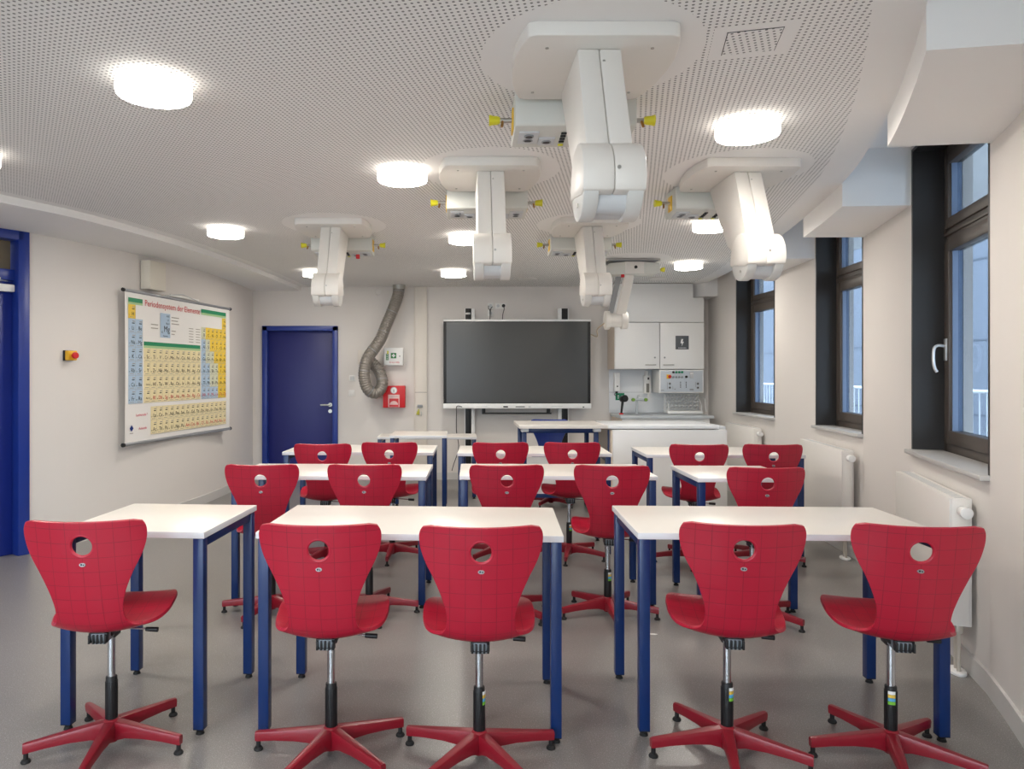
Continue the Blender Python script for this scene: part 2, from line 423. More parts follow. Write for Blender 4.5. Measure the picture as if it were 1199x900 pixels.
# ------------------------------------------------------------------ windows of the right wall
def facet(i):
    a, b = Vector((*RW[i], 0)), Vector((*RW[i+1], 0)); ex = (b-a).normalized(); L = (b-a).length
    ey = Vector((ex.y, -ex.x, 0))            # outward
    M = Matrix(((ex.x, ey.x, 0, a.x), (ex.y, ey.y, 0, a.y), (0, 0, 1, 0), (0, 0, 0, 1)))
    return M, L
def xf(bm, M): bmesh.ops.transform(bm, matrix=M, verts=bm.verts); return bm
for n, i in enumerate(WINSEG):
    M, L = facet(i); D = .165
    f = bmnew()
    for x in (0.012, L-.012): box(f, (x, D/2+.02, (ZSILL+ZHEAD)/2), (.024, D+.04, ZHEAD-ZSILL))       # dark jamb linings
    box(f, (L/2, D/2+.02, ZHEAD-.01), (L, D+.04, .02))
    for x in (.045, L-.045): box(f, (x, D+.04, (ZSILL+ZHEAD)/2), (.06, .08, ZHEAD-ZSILL), .004)         # fixed frame
    box(f, (L/2, D+.04, ZSILL+.035), (L-.05, .08, .07), .004); box(f, (L/2, D+.04, ZHEAD-.04), (L-.05, .08, .07), .004)
    box(f, (L/2, D+.04, 2.235), (L-.05, .08, .07), .004)
    box(f, (L/2, D-.004, 2.235), (L-.09, .012, .02), .003)
    for fc in f.faces:
        if fc.calc_center_median().y < D+.03 and fc.calc_center_median().y < .11 or (fc.calc_center_median().x < .03 or fc.calc_center_median().x > L-.03): fc.material_index = 1
    w = struct('window_%d' % (n+1), xf(f, M), [winframe, mat('jamb_anthracite', (44, 42, 41), .45)])
    def sash(z0, z1, wd, nm):
        s = bmnew()
        x0, x1 = .07, L-.07
        for x in (x0+wd/2, x1-wd/2): box(s, (x, D+.025, (z0+z1)/2), (wd, .075, z1-z0), .005)
        for z in (z0+wd/2, z1-wd/2): box(s, ((x0+x1)/2, D+.025, z), (x1-x0, .074, wd), .005)
        for x in (x0+wd+.004, x1-wd-.004): box(s, (x, D+.03, (z0+z1)/2), (.008, .05, z1-z0-2*wd), mi=1)
        o = obj(nm, xf(s, M), [winframe, mat('glazing_gasket', (120, 140, 170), .4)], w)
        g = bmnew(); box(g, ((x0+x1)/2, D+.035, (z0+z1)/2), (x1-x0-2*wd+.01, .006, z1-z0-2*wd+.01)); obj('pane', xf(g, M), glass, o, 0)
        return o
    cs = sash(ZSILL+.06, 2.205, .075, 'casement'); sash(2.265, ZHEAD-.07, .06, 'top_light')
    h = bmnew()
    hx = L-.105 if n == 0 else .105
    box(h, (hx, D-.016, 1.56), (.035, .012, .13), .004)
    tube(h, catmull([(hx, D-.02, 1.58), (hx, D-.055, 1.585), (hx, D-.075, 1.565), (hx, D-.078, 1.50), (hx, D-.072, 1.455), (hx, D-.06, 1.43)], 5), .009, 10)
    obj('window_handle', xf(h, M), mat('handle_satin', (205, 205, 205), .35, metal=.7), cs)
    s = bmnew(); box(s, (L/2, .06, ZSILL-.0125+.012), (L+.0, .20, .025), .004)
    obj('window_sill', xf(s, M), mat('sill_grey', (190, 188, 185), .45), w)

# outside: the building across the yard, seen through the panes
fa = bmnew(); XO = 9.0
box(fa, (XO+.2, 20, 2.5), (.4, 50, 9))
for k in range(26): box(fa, (XO-.004, -4+k*1.9, 2.5), (.012, .03, 9), mi=1)
for z in (.7, 2.0, 3.4): box(fa, (XO-.004, 20, z), (.012, 50, .03), mi=1)
bld = thing('neighbouring_building', 'pale panelled building across the yard, seen through the dark windows', 'building', (0, 0, 0))
obj('facade', fa, [mat('pale_facade', (110, 116, 126), .8), mat('facade_joint', (84, 90, 100), .8)], bld)
for y in (4.6, 9.2, 14.0):
    q = bmnew(); box(q, (XO-.02, y, 1.75), (.06, 1.0, .55), .01); obj('facade_window', q, mat('facade_window_glass', (90, 110, 140), .15), bld)
rl = thing('yard_railing', 'grey metal railing standing in the yard outside the windows', 'railing', (0, 0, 0))
q = bmnew(); cyl(q, (7.0, -3, 1.18), (7.0, 18, 1.18), .025); cyl(q, (7.0, -3, .3), (7.0, 18, .3), .02); obj('rail', q, lgrey, rl)
q = bmnew()
for k in range(150): box(q, (7.0, -3+k*.14, .72), (.014, .014, .9))
o = obj('baluster', q, lgrey, rl, 0); o['kind'] = 'stuff'
q = bmnew()
for k in range(8): box(q, (7.0, -2.5+k*2.8, .6), (.05, .05, 1.2))
obj('railing_post', q, lgrey, rl, 0)
q = bmnew(); box(q, (6.5, 7, -.1), (5.6, 26, .1)); og = obj('yard_ground', q, mat('yard_paving', (150, 150, 150), .9)); og['kind'] = 'structure'

# ------------------------------------------------------------------ doors
# back door
d = bmnew()
for x in (DX0-.012, DX1+.012): box(d, (x, YB-.005, DZ/2+.02), (.066, .11, DZ+.05), .004)
box(d, ((DX0+DX1)/2, YB-.005, DZ+.018), (DX1-DX0+.09, .11, .066), .004)
door = struct('door_1', d, frameblue)
q = bmnew(); box(q, ((DX0+DX1)/2, YB+.05, DZ/2), (DX1-DX0-.02, .05, DZ-.015), .004); leaf = obj('door_leaf', q, doorblue, door)
q = bmnew(); hx, hz = DX1-.065, 1.0
cyl(q, (hx, YB+.025, hz), (hx, YB+.010, hz), .027); cyl(q, (hx, YB+.02, hz), (hx, YB-.045, hz), .010)
tube(q, [(hx+.004, YB-.04, hz), (hx-.05, YB-.045, hz), (hx-.12, YB-.045, hz)], .0105, 12)
cyl(q, (hx, YB+.025, hz-.085), (hx, YB+.012, hz-.085), .025)
obj('door_handle', q, steel, leaf)
q = bmnew(); box(q, (DX1-.02, YB+.018, 1.50), (.012, .012, .20), .002); obj('edge_strip', q, steel, leaf)

# left door with a glazed light over it
a, b2 = Vector((*LW[1], 0)), Vector((*LW[2], 0)); ex = (b2-a).normalized(); LD = (b2-a).length; ey = Vector((-ex.y, ex.x, 0))
MD = Matrix(((ex.x, ey.x, 0, a.x), (ex.y, ey.y, 0, a.y), (0, 0, 1, 0), (0, 0, 0, 1)))
d = bmnew()
for x in (.04, LD-.04): box(d, (x, .07, 1.27), (.085, .18, 2.54), .004)
box(d, (LD/2, .07, 2.50), (LD-.08, .18, .08), .004); box(d, (LD/2, .09, 2.19), (LD-.1, .10, .085), .004)
door = struct('door_2', xf(d, MD), frameblue)
q = bmnew(); box(q, (LD/2, .10, 1.072), (LD-.165, .05, 2.14), .004); leaf = obj('door_leaf', xf(q, MD), mat('left_door_blue', (26, 44, 128), .35), door)
q = bmnew(); box(q, (LD/2, .10, 2.345), (LD-.18, .012, .23)); obj('glazed_light', xf(q, MD), mat('dim_textured_glass', (112, 100, 78), .25, spec=.6, bump=.4, bscale=60), door)
q = bmnew(); box(q, (LD-.22, .045, 2.085), (.26, .055, .058), .006); obj('closer_body', xf(q, MD), whitem, leaf)
q = bmnew(); box(q, (LD-.34, .03, 2.15), (.30, .02, .02), .003); obj('closer_arm', xf(q, MD), steel, leaf)
q = bmnew(); box(q, (LD/2, .5, 1.3), (LD+.4, .1, 2.7)); o = struct('trim_8', xf(q, MD), wallm, angle=0)

# ------------------------------------------------------------------ tables
def make_table(w, d=.59, h=.80, label='', group=None, loc=(0, 0), rz=0):
    t = thing('classroom_table', label, 'table', (loc[0], loc[1], 0), rz, group)
    q = bmnew(); box(q, (0, 0, h-.0125), (w, d, .025), .0015, mi=0)
    for f in q.faces: f.material_index = 1 if abs(f.normal.z) < .5 else 0
    obj('tabletop', q, [laminate, lamedge], t, 30)
    for sx in (-1, 1):
        for sy in (-1, 1):
            x, y = sx*(w/2-.028), sy*(d/2-.028)
            q = bmnew(); box(q, (x, y, (h-.025+.022)/2), (.042, .042, h-.025-.022), .003)
            lg = obj('leg', q, blue, t)
            q = bmnew(); cyl(q, (x, y, 0), (x, y, .010), .017, .014); cyl(q, (x, y, .010), (x, y, .024), .010); box(q, (x, y, .0235), (.040, .040, .006))
            obj('foot', q, rubber, lg)
        q = bmnew(); box(q, (sx*(w/2-.028), 0, h-.045), (.03, d-.098, .04), .002); obj('side_rail', q, blue, t)
    q = bmnew(); box(q, (0, d/2-.06, h-.045), (w-.098, .03, .04), .002); obj('back_rail', q, blue, t)
    return t
TB = 'long white tables in the three rows'
make_table(.60, label='small square white table with blue legs in the front row', loc=(-1.274, 3.153), rz=-.072)
for lab, x, y, r in (
    ('long white table in the middle of the front row, two red chairs at it', -.18, 3.101, -.057),
    ('long white front row table next to the nearest radiator and window', 1.311, 3.099, -.040),
    ('long white second row table, behind the small square table', -.785, 4.69, -.035),
    ('long white second row table, facing the middle of the big screen', .61, 4.69, -.02),
    ('long white third row table in front of the blue door at the back', -.79, 6.02, -.03),
    ('long white third row table in front of the teacher desk with blue legs', .60, 5.93, -.04),
    ('long white third row table directly in front of the white demonstration bench', 2.05, 5.83, -.03)):
    make_table(1.20, label=lab, loc=(x, y), rz=r, group=TB)
make_table(.60, label='small square white second row table on the window side, one red chair at it', loc=(1.728, 4.60), rz=-.02)
make_table(.575, label='small white table with one thin blue leg showing, standing before the back wall', loc=(-.405, 7.535), rz=0)
make_table(1.13, .5, .70, label='low long white table against the back wall under the grey trunking', loc=(-.36, 8.46), rz=0)

# ------------------------------------------------------------------ chairs
PROF = [(-.262, .907, .170, .040), (-.2615, .903, .188, .041), (-.260, .895, .200, .042), (-.256, .870, .2085, .043), (-.249, .83, .206, .043), (-.240, .78, .190, .041), (-.229, .72, .160, .040),
        (-.217, .66, .135, .042), (-.205, .605, .119, .045), (-.193, .563, .1165, .048), (-.178, .525, .123, .050), (-.154, .497, .142, .049), (-.117, .480, .165, .044), (-.072, .474, .186, .037),
        (-.02, .479, .201, .030), (.04, .491, .209, .026), (.10, .509, .209, .024), (.15, .519, .199, .020), (.19, .523, .178, .014), (.213, .519, .150, .008), (.224, .511, .115, .004)]
DENSE = catmull(PROF, 16)
S = [0.0]
for p, q in zip(DENSE[:-1], DENSE[1:]): S.append(S[-1]+math.hypot(q[0]-p[0], q[1]-p[1]))
STOT = S[-1]
def at_s(s):
    import bisect
    i = min(max(bisect.bisect_right(S, s)-1, 0), len(S)-2); t = (s-S[i])/(S[i+1]-S[i])
    p, q = DENSE[i], DENSE[i+1]
    v = [a+(b-a)*t for a, b in zip(p, q)]
    j0, j1 = max(i-4, 0), min(i+5, len(DENSE)-1)
    ty, tz = DENSE[j1][0]-DENSE[j0][0], DENSE[j1][1]-DENSE[j0][1]; l = math.hypot(ty, tz)
    return v, (-tz/l, ty/l)
def shell_point(x, s):
    v, n = at_s(min(max(s, 0), STOT)); k = v[3]*(abs(x)/.21)**2*min(1.0, .21/max(v[2], .1))
    return Vector((x, v[0]+n[0]*k, v[1]+n[1]*k))
def s_of_z(z):
    for s, p in zip(S, DENSE):
        if p[1] <= z: return s
SH = s_of_z(.824); RH = .0405
def shell_mesh(m):
    bm = bmesh.new(); uvl = bm.loops.layers.uv.new('UVMap')
    nu, nv = 40, 92; V = {}; P = {}
    for j in range(nv+1):
        s = STOT*j/nv; hw = at_s(s)[0][2]
        for i in range(nu+1):
            x = (2*i/nu-1)*hw
            v = bm.verts.new((x, s, 0)); V[i, j] = v
    for j in range(nv):
        for i in range(nu):
            q = [V[i, j], V[i+1, j], V[i+1, j+1], V[i, j+1]]
            c = sum((p.co for p in q), Vector())/4
            if math.hypot(c.x, c.y-SH) < RH: continue
            bm.faces.new(q)
    bmesh.ops.delete(bm, geom=[v for v in bm.verts if not v.link_faces], context='VERTS')
    for v in bm.verts:
        r = math.hypot(v.co.x, v.co.y-SH)
        if r < RH+.014 and any(len(e.link_faces) == 1 for e in v.link_edges):
            f = RH/r; v.co.x *= f; v.co.y = SH+(v.co.y-SH)*f
    for f in bm.faces:
        for l in f.loops: l[uvl].uv = (l.vert.co.x, l.vert.co.y)
    for v in bm.verts: v.co = shell_point(v.co.x, v.co.y)
    bmesh.ops.recalc_face_normals(bm, faces=bm.faces)
    me = bpy.data.meshes.new('shell'); bm.to_mesh(me); bm.free()
    o = bpy.data.objects.new('tmp_shell', me); COL.objects.link(o)
    md = o.modifiers.new('s', 'SOLIDIFY'); md.thickness = .012; md.offset = 0; md.use_even_offset = False
    md = o.modifiers.new('b', 'BEVEL'); md.width = .0045; md.segments = 3; md.limit_method = 'ANGLE'; md.angle_limit = math.radians(50)
    dg = bpy.context.evaluated_depsgraph_get()
    out = bpy.data.meshes.new_from_object(o.evaluated_get(dg)); bpy.data.objects.remove(o)
    b2 = bmesh.new(); b2.from_mesh(out); uv2 = b2.loops.layers.uv['UVMap']
    n0 = len(b2.faces)
    tube(b2, [shell_point((RH+.0005)*math.cos(2*PI*k/36), SH+(RH+.0005)*math.sin(2*PI*k/36)) for k in range(36)], .0068, 10, closed=True)   # raised lip of the grip hole
    b2.faces.ensure_lookup_table()
    for f in b2.faces[n0:]:
        for l in f.loops: l[uv2].uv = (.0263, .051)
    b2.to_mesh(out); b2.free(); out.name = 'shell'
    out.materials.clear(); out.materials.append(m)
    for p in out.polygons: p.use_smooth = True; p.material_index = 0
    return out
SHELL_RED = shell_mesh(redshell)
SHELL_BLUE = SHELL_RED.copy(); SHELL_BLUE.materials.clear(); SHELL_BLUE.materials.append(blueshell)

def make_chair(shell, arm_mat):
    t = thing('swivel_chair', '', 'chair')
    sh = bpy.data.objects.new('seat_shell', shell); COL.objects.link(sh); sh.parent = t
    c = shell_point(0, s_of_z(.757))
    q = bmnew(); box(q, (0, 0, 0), (.022, .003, .0135), 0); bmesh.ops.delete(q, geom=q.verts[:], context='VERTS')
    tt = bmesh.new(); bmesh.ops.create_cone(tt, cap_ends=True, segments=24, radius1=.0115, radius2=.0105, depth=.003)
    bmesh.ops.scale(tt, vec=(1, .62, 1), verts=tt.verts); bmesh.ops.transform(tt, matrix=Matrix.Rotation(PI/2, 4, 'X'), verts=tt.verts); merge(q, tt, 0)
    tt = bmesh.new(); bmesh.ops.create_cone(tt, cap_ends=True, segments=14, radius1=.0035, radius2=.003, depth=.001); bmesh.ops.transform(tt, matrix=Matrix.Translation((-.0035, -.0018, .0005)) @ Matrix.Rotation(PI/2, 4, 'X'), verts=tt.verts); merge(q, tt, 1)
    tt = bmesh.new(); bmesh.ops.create_cone(tt, cap_ends=True, segments=14, radius1=.0028, radius2=.0025, depth=.001); bmesh.ops.transform(tt, matrix=Matrix.Translation((.004, -.0018, -.0008)) @ Matrix.Rotation(PI/2, 4, 'X'), verts=tt.verts); merge(q, tt, 1)
    bmesh.ops.transform(q, matrix=Matrix.Translation((0, c.y-.0078, c.z)) @ Matrix.Rotation(-.15, 4, 'X'), verts=q.verts)
    obj('badge', q, [mat('badge_silver', (150, 150, 150), .45, metal=.3), black], t, label='small oval silver badge')
    # under-seat mechanism: black housing, light grey bracket with ribbed tilt stop
    q = bmnew(); box(q, (0, .02, .455), (.060, .17, .030), .006); box(q, (0, 0, .437), (.052, .056, .030), .005)
    box(q, (0, .12, .490), (.20, .05, .014), .003); box(q, (0, .05, .474), (.09, .16, .014), .003)
    me = obj('seat_mechanism', q, black, t)
    q = bmnew(); prism(q, [(-.03, .452), (-.115, .474), (-.125, .466), (-.118, .432), (-.108, .428), (-.03, .430)], 'x', -.024, .024, bev=.003)
    br = obj('tilt_bracket', q, mat('bracket_grey', (150, 158, 165), .4), me)
    q = bmnew()
    for k in range(5): box(q, (-.028+k*.014, -.120, .452), (.008, .022, .032), .002)
    box(q, (0, -.112, .455), (.068, .016, .036), .003); obj('ribbed_stop', q, black, br)
    q = bmnew(); tube(q, [(.02, .01, .448), (.09, .01, .443), (.135, .008, .440)], .0035, 8); lv = obj('lever', q, chrome, t)
    q = bmnew(); cyl(q, (.125, .008, .4405), (.172, .007, .438), .0085, .0095, 14, bev=.002); obj('lever_grip', q, black, lv)
    q = bmnew(); cyl(q, (0, 0, .24), (0, 0, .440), .0145, n=24); obj('gas_lift', q, chrome, t, label='chrome lift rod')
    q = bmnew(); cyl(q, (0, 0, .085), (0, 0, .268), .0215, .0205, n=24, bev=.003)
    for k in range(12):
        an = 2*PI*k/12; box(q, (.0208*math.cos(an), .0208*math.sin(an), .17), (.003, .004, .16), rot=an)
    sl = obj('sleeve', q, black, t, label='black ribbed sleeve')
    q = bmnew()
    for k, mi in enumerate((0, 1, 2, 3)):
        z = .253-.0125*k
        prism(q, [(.0232*math.cos(a0), .0232*math.sin(a0)) for a0 in [-1.75+.1*j for j in range(12)]]+[(.0222*math.cos(a0), .0222*math.sin(a0)) for a0 in [-.65-.1*j for j in range(12)]], 'z', z-.0115, z, mi=mi)
    obj('size_label', q, [white, mat('label_yellow', (225, 190, 80), .5), mat('label_blue', (90, 170, 215), .5), mat('label_green', (120, 190, 60), .5)], sl, label='white, yellow, blue and green sticker')
    q = bmnew(); lathe(q, [(0, .020), (.024, .022), (.034, .04), (.036, .075), (.033, .095), (.026, .106), (.022, .108), (0, .108)], n=40); obj('base_hub', q, arm_mat, t)
    for k in range(5):
        q = bmnew(); t2 = bmesh.new()
        secs = []
        for (r, wt, wb_, zt, zb) in ((.012, .024, .020, .104, .030), (.035, .024, .020, .103, .034), (.07, .0225, .018, .099, .044), (.14, .020, .0155, .090, .047), (.22, .0165, .0125, .080, .043), (.283, .0135, .0105, .0725, .036), (.293, .0125, .0100, .0705, .036)):
            secs.append([t2.verts.new(p) for p in ((r, -wb_, zb), (r, wb_, zb), (r, wt, (zt*2+zb)/3), (r, wt*.75, zt-.003), (r, 0, zt), (r, -wt*.75, zt-.003), (r, -wt, (zt*2+zb)/3))])
        for A, B in zip(secs[:-1], secs[1:]):
            for i in range(7): t2.faces.new((A[i], A[(i+1) % 7], B[(i+1) % 7], B[i]))
        t2.faces.new(secs[0][::-1]); t2.faces.new(secs[-1]); bmesh.ops.recalc_face_normals(t2, faces=t2.faces); merge(q, t2, 0)
        ar = obj('base_arm', q, arm_mat, t, 38)
        q = bmnew(); cyl(q, (.283, 0, .008), (.283, 0, .042), .0085, .0080, 16); lathe(q, [(0, 0), (.0165, 0), (.0175, .004), (.014, .010), (.009, .013), (0, .013)], (.283, 0, 0), 20)
        obj('foot_glide', q, rubber, ar)
    return t
def pose_chair(t, x, y, yaw, ba, label, group, turn=PI):
    t.location = (x, y, 0); t.rotation_euler = (0, 0, yaw); t['label'] = label
    if group: t['group'] = group
    k = 0
    for c in t.children:
        if c.name.startswith('sleeve'): c.rotation_euler = (0, 0, turn-yaw)
        if c.name.startswith('base_arm'):
            c.rotation_euler = (0, 0, ba-yaw+k*2*PI/5); k += 1
CG = 'red swivel chairs at the tables'
proto = make_chair(SHELL_RED, basered)
CHAIRS = [
 (-1.326, 2.770, .06, 3.574, 'red swivel chair at the small square table in the front row'),
 (-.476, 2.710, .00, 3.024, 'red swivel chair at the middle front row table, closer to the small square table'),
 (.076, 2.679, .00, 2.767, 'red swivel chair at the middle front row table, close to its far blue corner leg'),
 (1.005, 2.715, -.13, 3.223, 'red swivel chair at the window side front table, the one farther from the radiator'),
 (1.600, 2.685, -.17, 3.100, 'red swivel chair in the front row nearest the radiator and right wall'),
 (-1.113, 4.320, .0, PI, 'red swivel chair in the second row behind the small square table, seen above its corner'),
 (-.532, 4.320, .0, 0.0, 'red swivel chair in the second row, seen behind the front chair by the middle table'),
 (.270, 4.300, .0, -.80, 'red swivel chair in the second row straight behind the middle front table, lower part hidden'),
 (.880, 4.280, -.10, -1.59, 'red swivel chair in the second row seen whole between two front row tables'),
 (1.700, 4.200, -.06, -.84, 'red swivel chair in the second row alone at the window side table'),
 (-1.000, 5.520, .03, .5, 'red swivel chair in the third row right in front of the blue back door'),
 (-.517, 5.640, .0, .9, 'red swivel chair in the third row in front of the red wall box'),
 (.312, 5.630, .0, .2, 'red swivel chair in the third row below the left part of the big screen'),
 (.858, 5.630, -.05, -.56, 'red swivel chair in the third row below the right part of the big screen'),
 (1.765, 5.480, -.10, .65, 'red swivel chair in the third row in front of the white demonstration bench'),
 (2.300, 5.480, -.10, .7, 'red swivel chair in the third row between the bench and the middle radiator'),
]
for i, (x, y, yaw, ba, lab) in enumerate(CHAIRS):
    c = proto if i == 0 else copy_tree(proto)
    pose_chair(c, x, y, yaw, ba, lab, CG, {2: .75, 3: .15, 4: -.75, 8: .1, 13: .1}.get(i, PI))
tc_ = copy_tree(proto)
for ch in tc_.children:
    if ch.name.startswith('seat_shell'): ch.data = SHELL_BLUE
pose_chair(tc_, 1.0, 7.86, PI-.05, .4, 'blue chair behind the teacher desk, below the big screen', None)
if 'group' in tc_: del tc_['group']

q = bmnew(); prism(q, [(1.02, 3.955), (1.07, 3.945), (1.085, 3.953), (1.07, 3.962), (1.03, 3.965)], 'z', 0, .0015)
tag(obj('paper_scrap', q, white), 'tiny white paper scrap lying on the floor under the window side front table', 'paper')

# ------------------------------------------------------------------ ceiling lamps
def make_lamp():
    t = thing('ceiling_lamp', '', 'lamp')
    R = .1425
    q = bmnew(); lathe(q, [(0, 0), (.118, 0), (.120, -.003), (.120, -.014), (.0, -.014)], n=56); obj('mounting_ring', q, white, t)
    q = bmnew(); lathe(q, [(0, -.014), (R-.006, -.014), (R-.001, -.017), (R, -.021), (R, -.033), (R-.003, -.033), (R-.003, -.0345), (R, -.0345), (R, -.058), (R-.005, -.066), (R-.018, -.070), (0, -.072)], n=64)
    for f in q.faces: f.material_index = 0 if f.normal.z < -.6 and f.calc_center_median().z < -.05 else 1
    obj('diffuser', q, [lampm, lamps_], t)
    q = bmnew(); lathe(q, [(R-.003, -.0330), (R+.0008, -.0330), (R+.0008, -.0345), (R-.003, -.0345)], n=64); obj('seam_ring', q, greyp, t)
    return t
lp = make_lamp()
LAMPS = [(-1.204, 2.867, 'round lit ceiling lamp, large, nearest of all, above the small square table'),
 (-.320, 4.130, 'round lit ceiling lamp hanging beside the second supply arm over the middle tables'),
 (1.334, 3.350, 'round lit ceiling lamp just before the window side supply arm'),
 (-1.858, 5.786, 'round lit ceiling lamp over the wall chart, close to the curved soffit'),
 (-.058, 8.155, 'round lit ceiling lamp at the back near the grey duct and the big screen'),
 (.057, 6.060, 'round lit ceiling lamp half hidden by the middle supply arm'),
 (1.930, 5.530, 'round lit ceiling lamp half hidden behind the window side supply arm'),
 (2.400, 7.570, 'round lit ceiling lamp near the white wall cabinet'),
 (-1.610, 8.155, 'round lit ceiling lamp hidden behind the supply arm near the blue back door'),
 (-2.555, 3.784, 'round lit ceiling lamp cut off by the left edge of the photo'),
 (-1.9, .9, 'added round ceiling lamp out of sight over the camera, door side'), (-.2, .5, 'added round ceiling lamp out of sight over the camera, window side'),  # out-of-view lamps from here on, added to brighten the front row
 (-2.4, -1.2, 'added round ceiling lamp out of sight by the rear windows')]
for i, (x, y, lab) in enumerate(LAMPS):
    l = lp if i == 0 else copy_tree(lp)
    l.location = (x, y, ZC); l['label'] = lab; l['group'] = 'round ceiling lamps'
for i, (x, y, lab) in enumerate(((.84, 8.9, 'flat round white ceiling speaker above the big screen'), (2.43, 8.85, 'flat round white ceiling speaker in front of the wall cabinet'))):
    q = bmnew(); lathe(q, [(0, 0), (.115, 0), (.118, -.004), (.112, -.009), (.095, -.007), (0, -.007)], n=40)
    o = obj('ceiling_speaker', q, whitem, loc=(x, y, ZC)); tag(o, lab, 'speaker', 'flat ceiling speakers')
# access panel
ap = thing('access_panel', 'small square perforated access panel in the ceiling near the window side', 'ceiling panel', (PANEL[0], PANEL[1], ZC), -.235)
q = bmnew(); box(q, (0, 0, -.0015), (.176, .176, .003)); obj('panel', q, perfpanel, ap, 0)
q = bmnew()
for s in (-1, 1): box(q, (s*.0895, 0, -.001), (.002, .182, .002)); box(q, (0, s*.0895, -.001), (.182, .0010, .002))
obj('frame', q, dark, ap, 0)

# ------------------------------------------------------------------ ceiling supply arms
def make_arm(detail_side=0):
    t = thing('ceiling_supply_arm', '', 'supply arm')
    out = [(-.225, -.283), (.225, -.283), (.252, -.270), (.268, -.21), (.284, -.11), (.286, .0), (.276, .12), (.255, .22), (.238, .268), (.215, .28), (-.215, .28), (-.238, .268), (-.255, .22), (-.276, .12), (-.286, .0), (-.284, -.11), (-.268, -.21), (-.252, -.270)]
    q = bmnew(); prism(q, out, 'z', -.05, 0, bev=.006)
    pl = obj('ceiling_plate', q, cream, t, 40)
    q = bmnew()
    for (x, y) in ((-.18, -.19), (.18, -.19), (-.19, .2), (.19, .2)): cyl(q, (x, y, -.049), (x, y, -.053), .006, n=12)
    obj('screw', q, steel, pl)
    prof = [(-.183, -.05), (.20, -.05), (.205, -.075), (-.075, -.445), (-.20, -.52), (-.36, -.50), (-.355, -.44), (-.19, -.07)]
    q = bmnew()
    for (a, b) in ((-.075, -.0008), (.0008, .075)): prism(q, prof, 'x', a, b, bev=.006)
    tr = obj('arm_cover', q, cream, t, 40)
    q = bmnew()
    box(q, (0.03, -.235, -.24), (.010, .006, .010), .002, rot=Matrix.Rotation(.45, 4, 'X')); cyl(q, (.012, -.198, -.10), (.012, -.204, -.10), .005, n=10); cyl(q, (.012, -.310, -.37), (.012, -.318, -.37), .005, n=10)
    obj('screw', q, steel, tr)
    cy, cz, R = -.31, -.546, .127
    hs = [(cy+R*math.cos(a), cz+R*math.sin(a)) for a in [math.radians(-28+k*(262-(-28))/40-28*0) for k in range(0, 33)]]
    # upper half shell: from the back (-20 deg) over the top to the front (200 deg)
    hs = [(cy+R*math.cos(math.radians(g)), cz+R*math.sin(math.radians(g))) for g in range(-14, 207, 6)]
    hs += [(cy-R*.62, cz-.055), (cy+R*.62, cz-.03)]
    q = bmnew()
    for (a, b) in ((-.0985, -.0008), (.0008, .0985)): prism(q, hs, 'x', a, b, bev=.005)
    h = obj('joint_housing', q, cream, t, 40)
    q = bmnew()
    for (a, b) in ((-.0945, -.045), (.045, .0945)):
        prism(q, [(cy+.122*math.cos(2*PI*k/44), cz+.122*math.sin(2*PI*k/44)) for k in range(44)], 'x', a, b, bev=.006)
    obj('joint_cheek', q, mat('cheek_plastic', (212, 212, 208), .42), h, 40)
    q = bmnew(); cyl(q, (-.046, cy-.035, cz-.062), (.046, cy-.035, cz-.062), .045, n=36)
    cyl(q, (-.0465, cy+.02, cz-.04), (.0465, cy+.02, cz-.04), .070, n=36)
    obj('roller', q, lgrey, h)
    q = bmnew(); cyl(q, (-.0985, cy-.02, cz-.075), (-.101, cy-.02, cz-.075), .008, n=12); cyl(q, (.012, cy-R*.98, cz+.02), (.012, cy-R-.003, cz+.02), .006, n=12); obj('screw', q, steel, h)
    # service box across the back of the plate
    q = bmnew(); prism(q, [(.315, -.004), (.535, -.004), (.545, -.155), (.53, -.165), (.31, -.145), (.305, -.13)], 'x', -.25, .25, bev=.006); sb = obj('service_box', q, boxgrey, t)
    tilt = math.atan2(.02, .22)
    for sx in (-1, 1):
        for (ox, oy, w) in ((.185, .42, .085), (.105, .455, .07)):
            q = bmnew(); R_ = Matrix.Rotation(-tilt, 4, 'X'); z = -.145-(oy-.31)*.0909
            box(q, (sx*ox, oy, z-.003), (w, .115 if w > .08 else .07, .008), .002, rot=R_)
            for dy in ((-.026, .026) if w > .08 else (0,)):
                cyl(q, (sx*ox, oy+dy, z-.005), (sx*ox, oy+dy, z-.010), .021, n=20, mi=1); cyl(q, (sx*ox, oy+dy, z-.009), (sx*ox, oy+dy, z-.0105), .015, n=20, mi=2)
            obj('socket', q, [lgrey, greyp, dark], sb)
        q = bmnew()
        for k in range(4): box(q, (sx*.04, .375+k*.028, -.145-(.065+k*.028)*.0909-.004), (.022, .014, .006), .001)
        box(q, (sx*.04, .487, -.168), (.022, .012, .006), .001, mi=1)
        obj('data_port', q, [black, yellow], sb)
        q = bmnew(); box(q, (sx*.253, .42, -.09), (.006, .075, .095), .002, mi=0); tube(q, [(sx*.25, .42, -.085), (sx*.315, .42, -.085)], .010, 14, mi=1)
        tube(q, [(sx*.295, .42, -.085), (sx*.297, .405, -.105), (sx*.300, .40, -.118)], .006, 8, mi=2)
        gv = obj('gas_valve', q, [mat('valve_amber', (230, 185, 40), .4), steel, mat('brass', (170, 130, 80), .35, metal=.8)], sb)
        q = bmnew(); tube(q, [(sx*.306, .42, -.085), (sx*.318, .42, -.085), (sx*.335, .42, -.085), (sx*.352, .42, -.085)], .02, 10, radii=[.013, .018, .019, .0235]); obj('valve_knob', q, yellow, gv)
    return t
arm = make_arm()
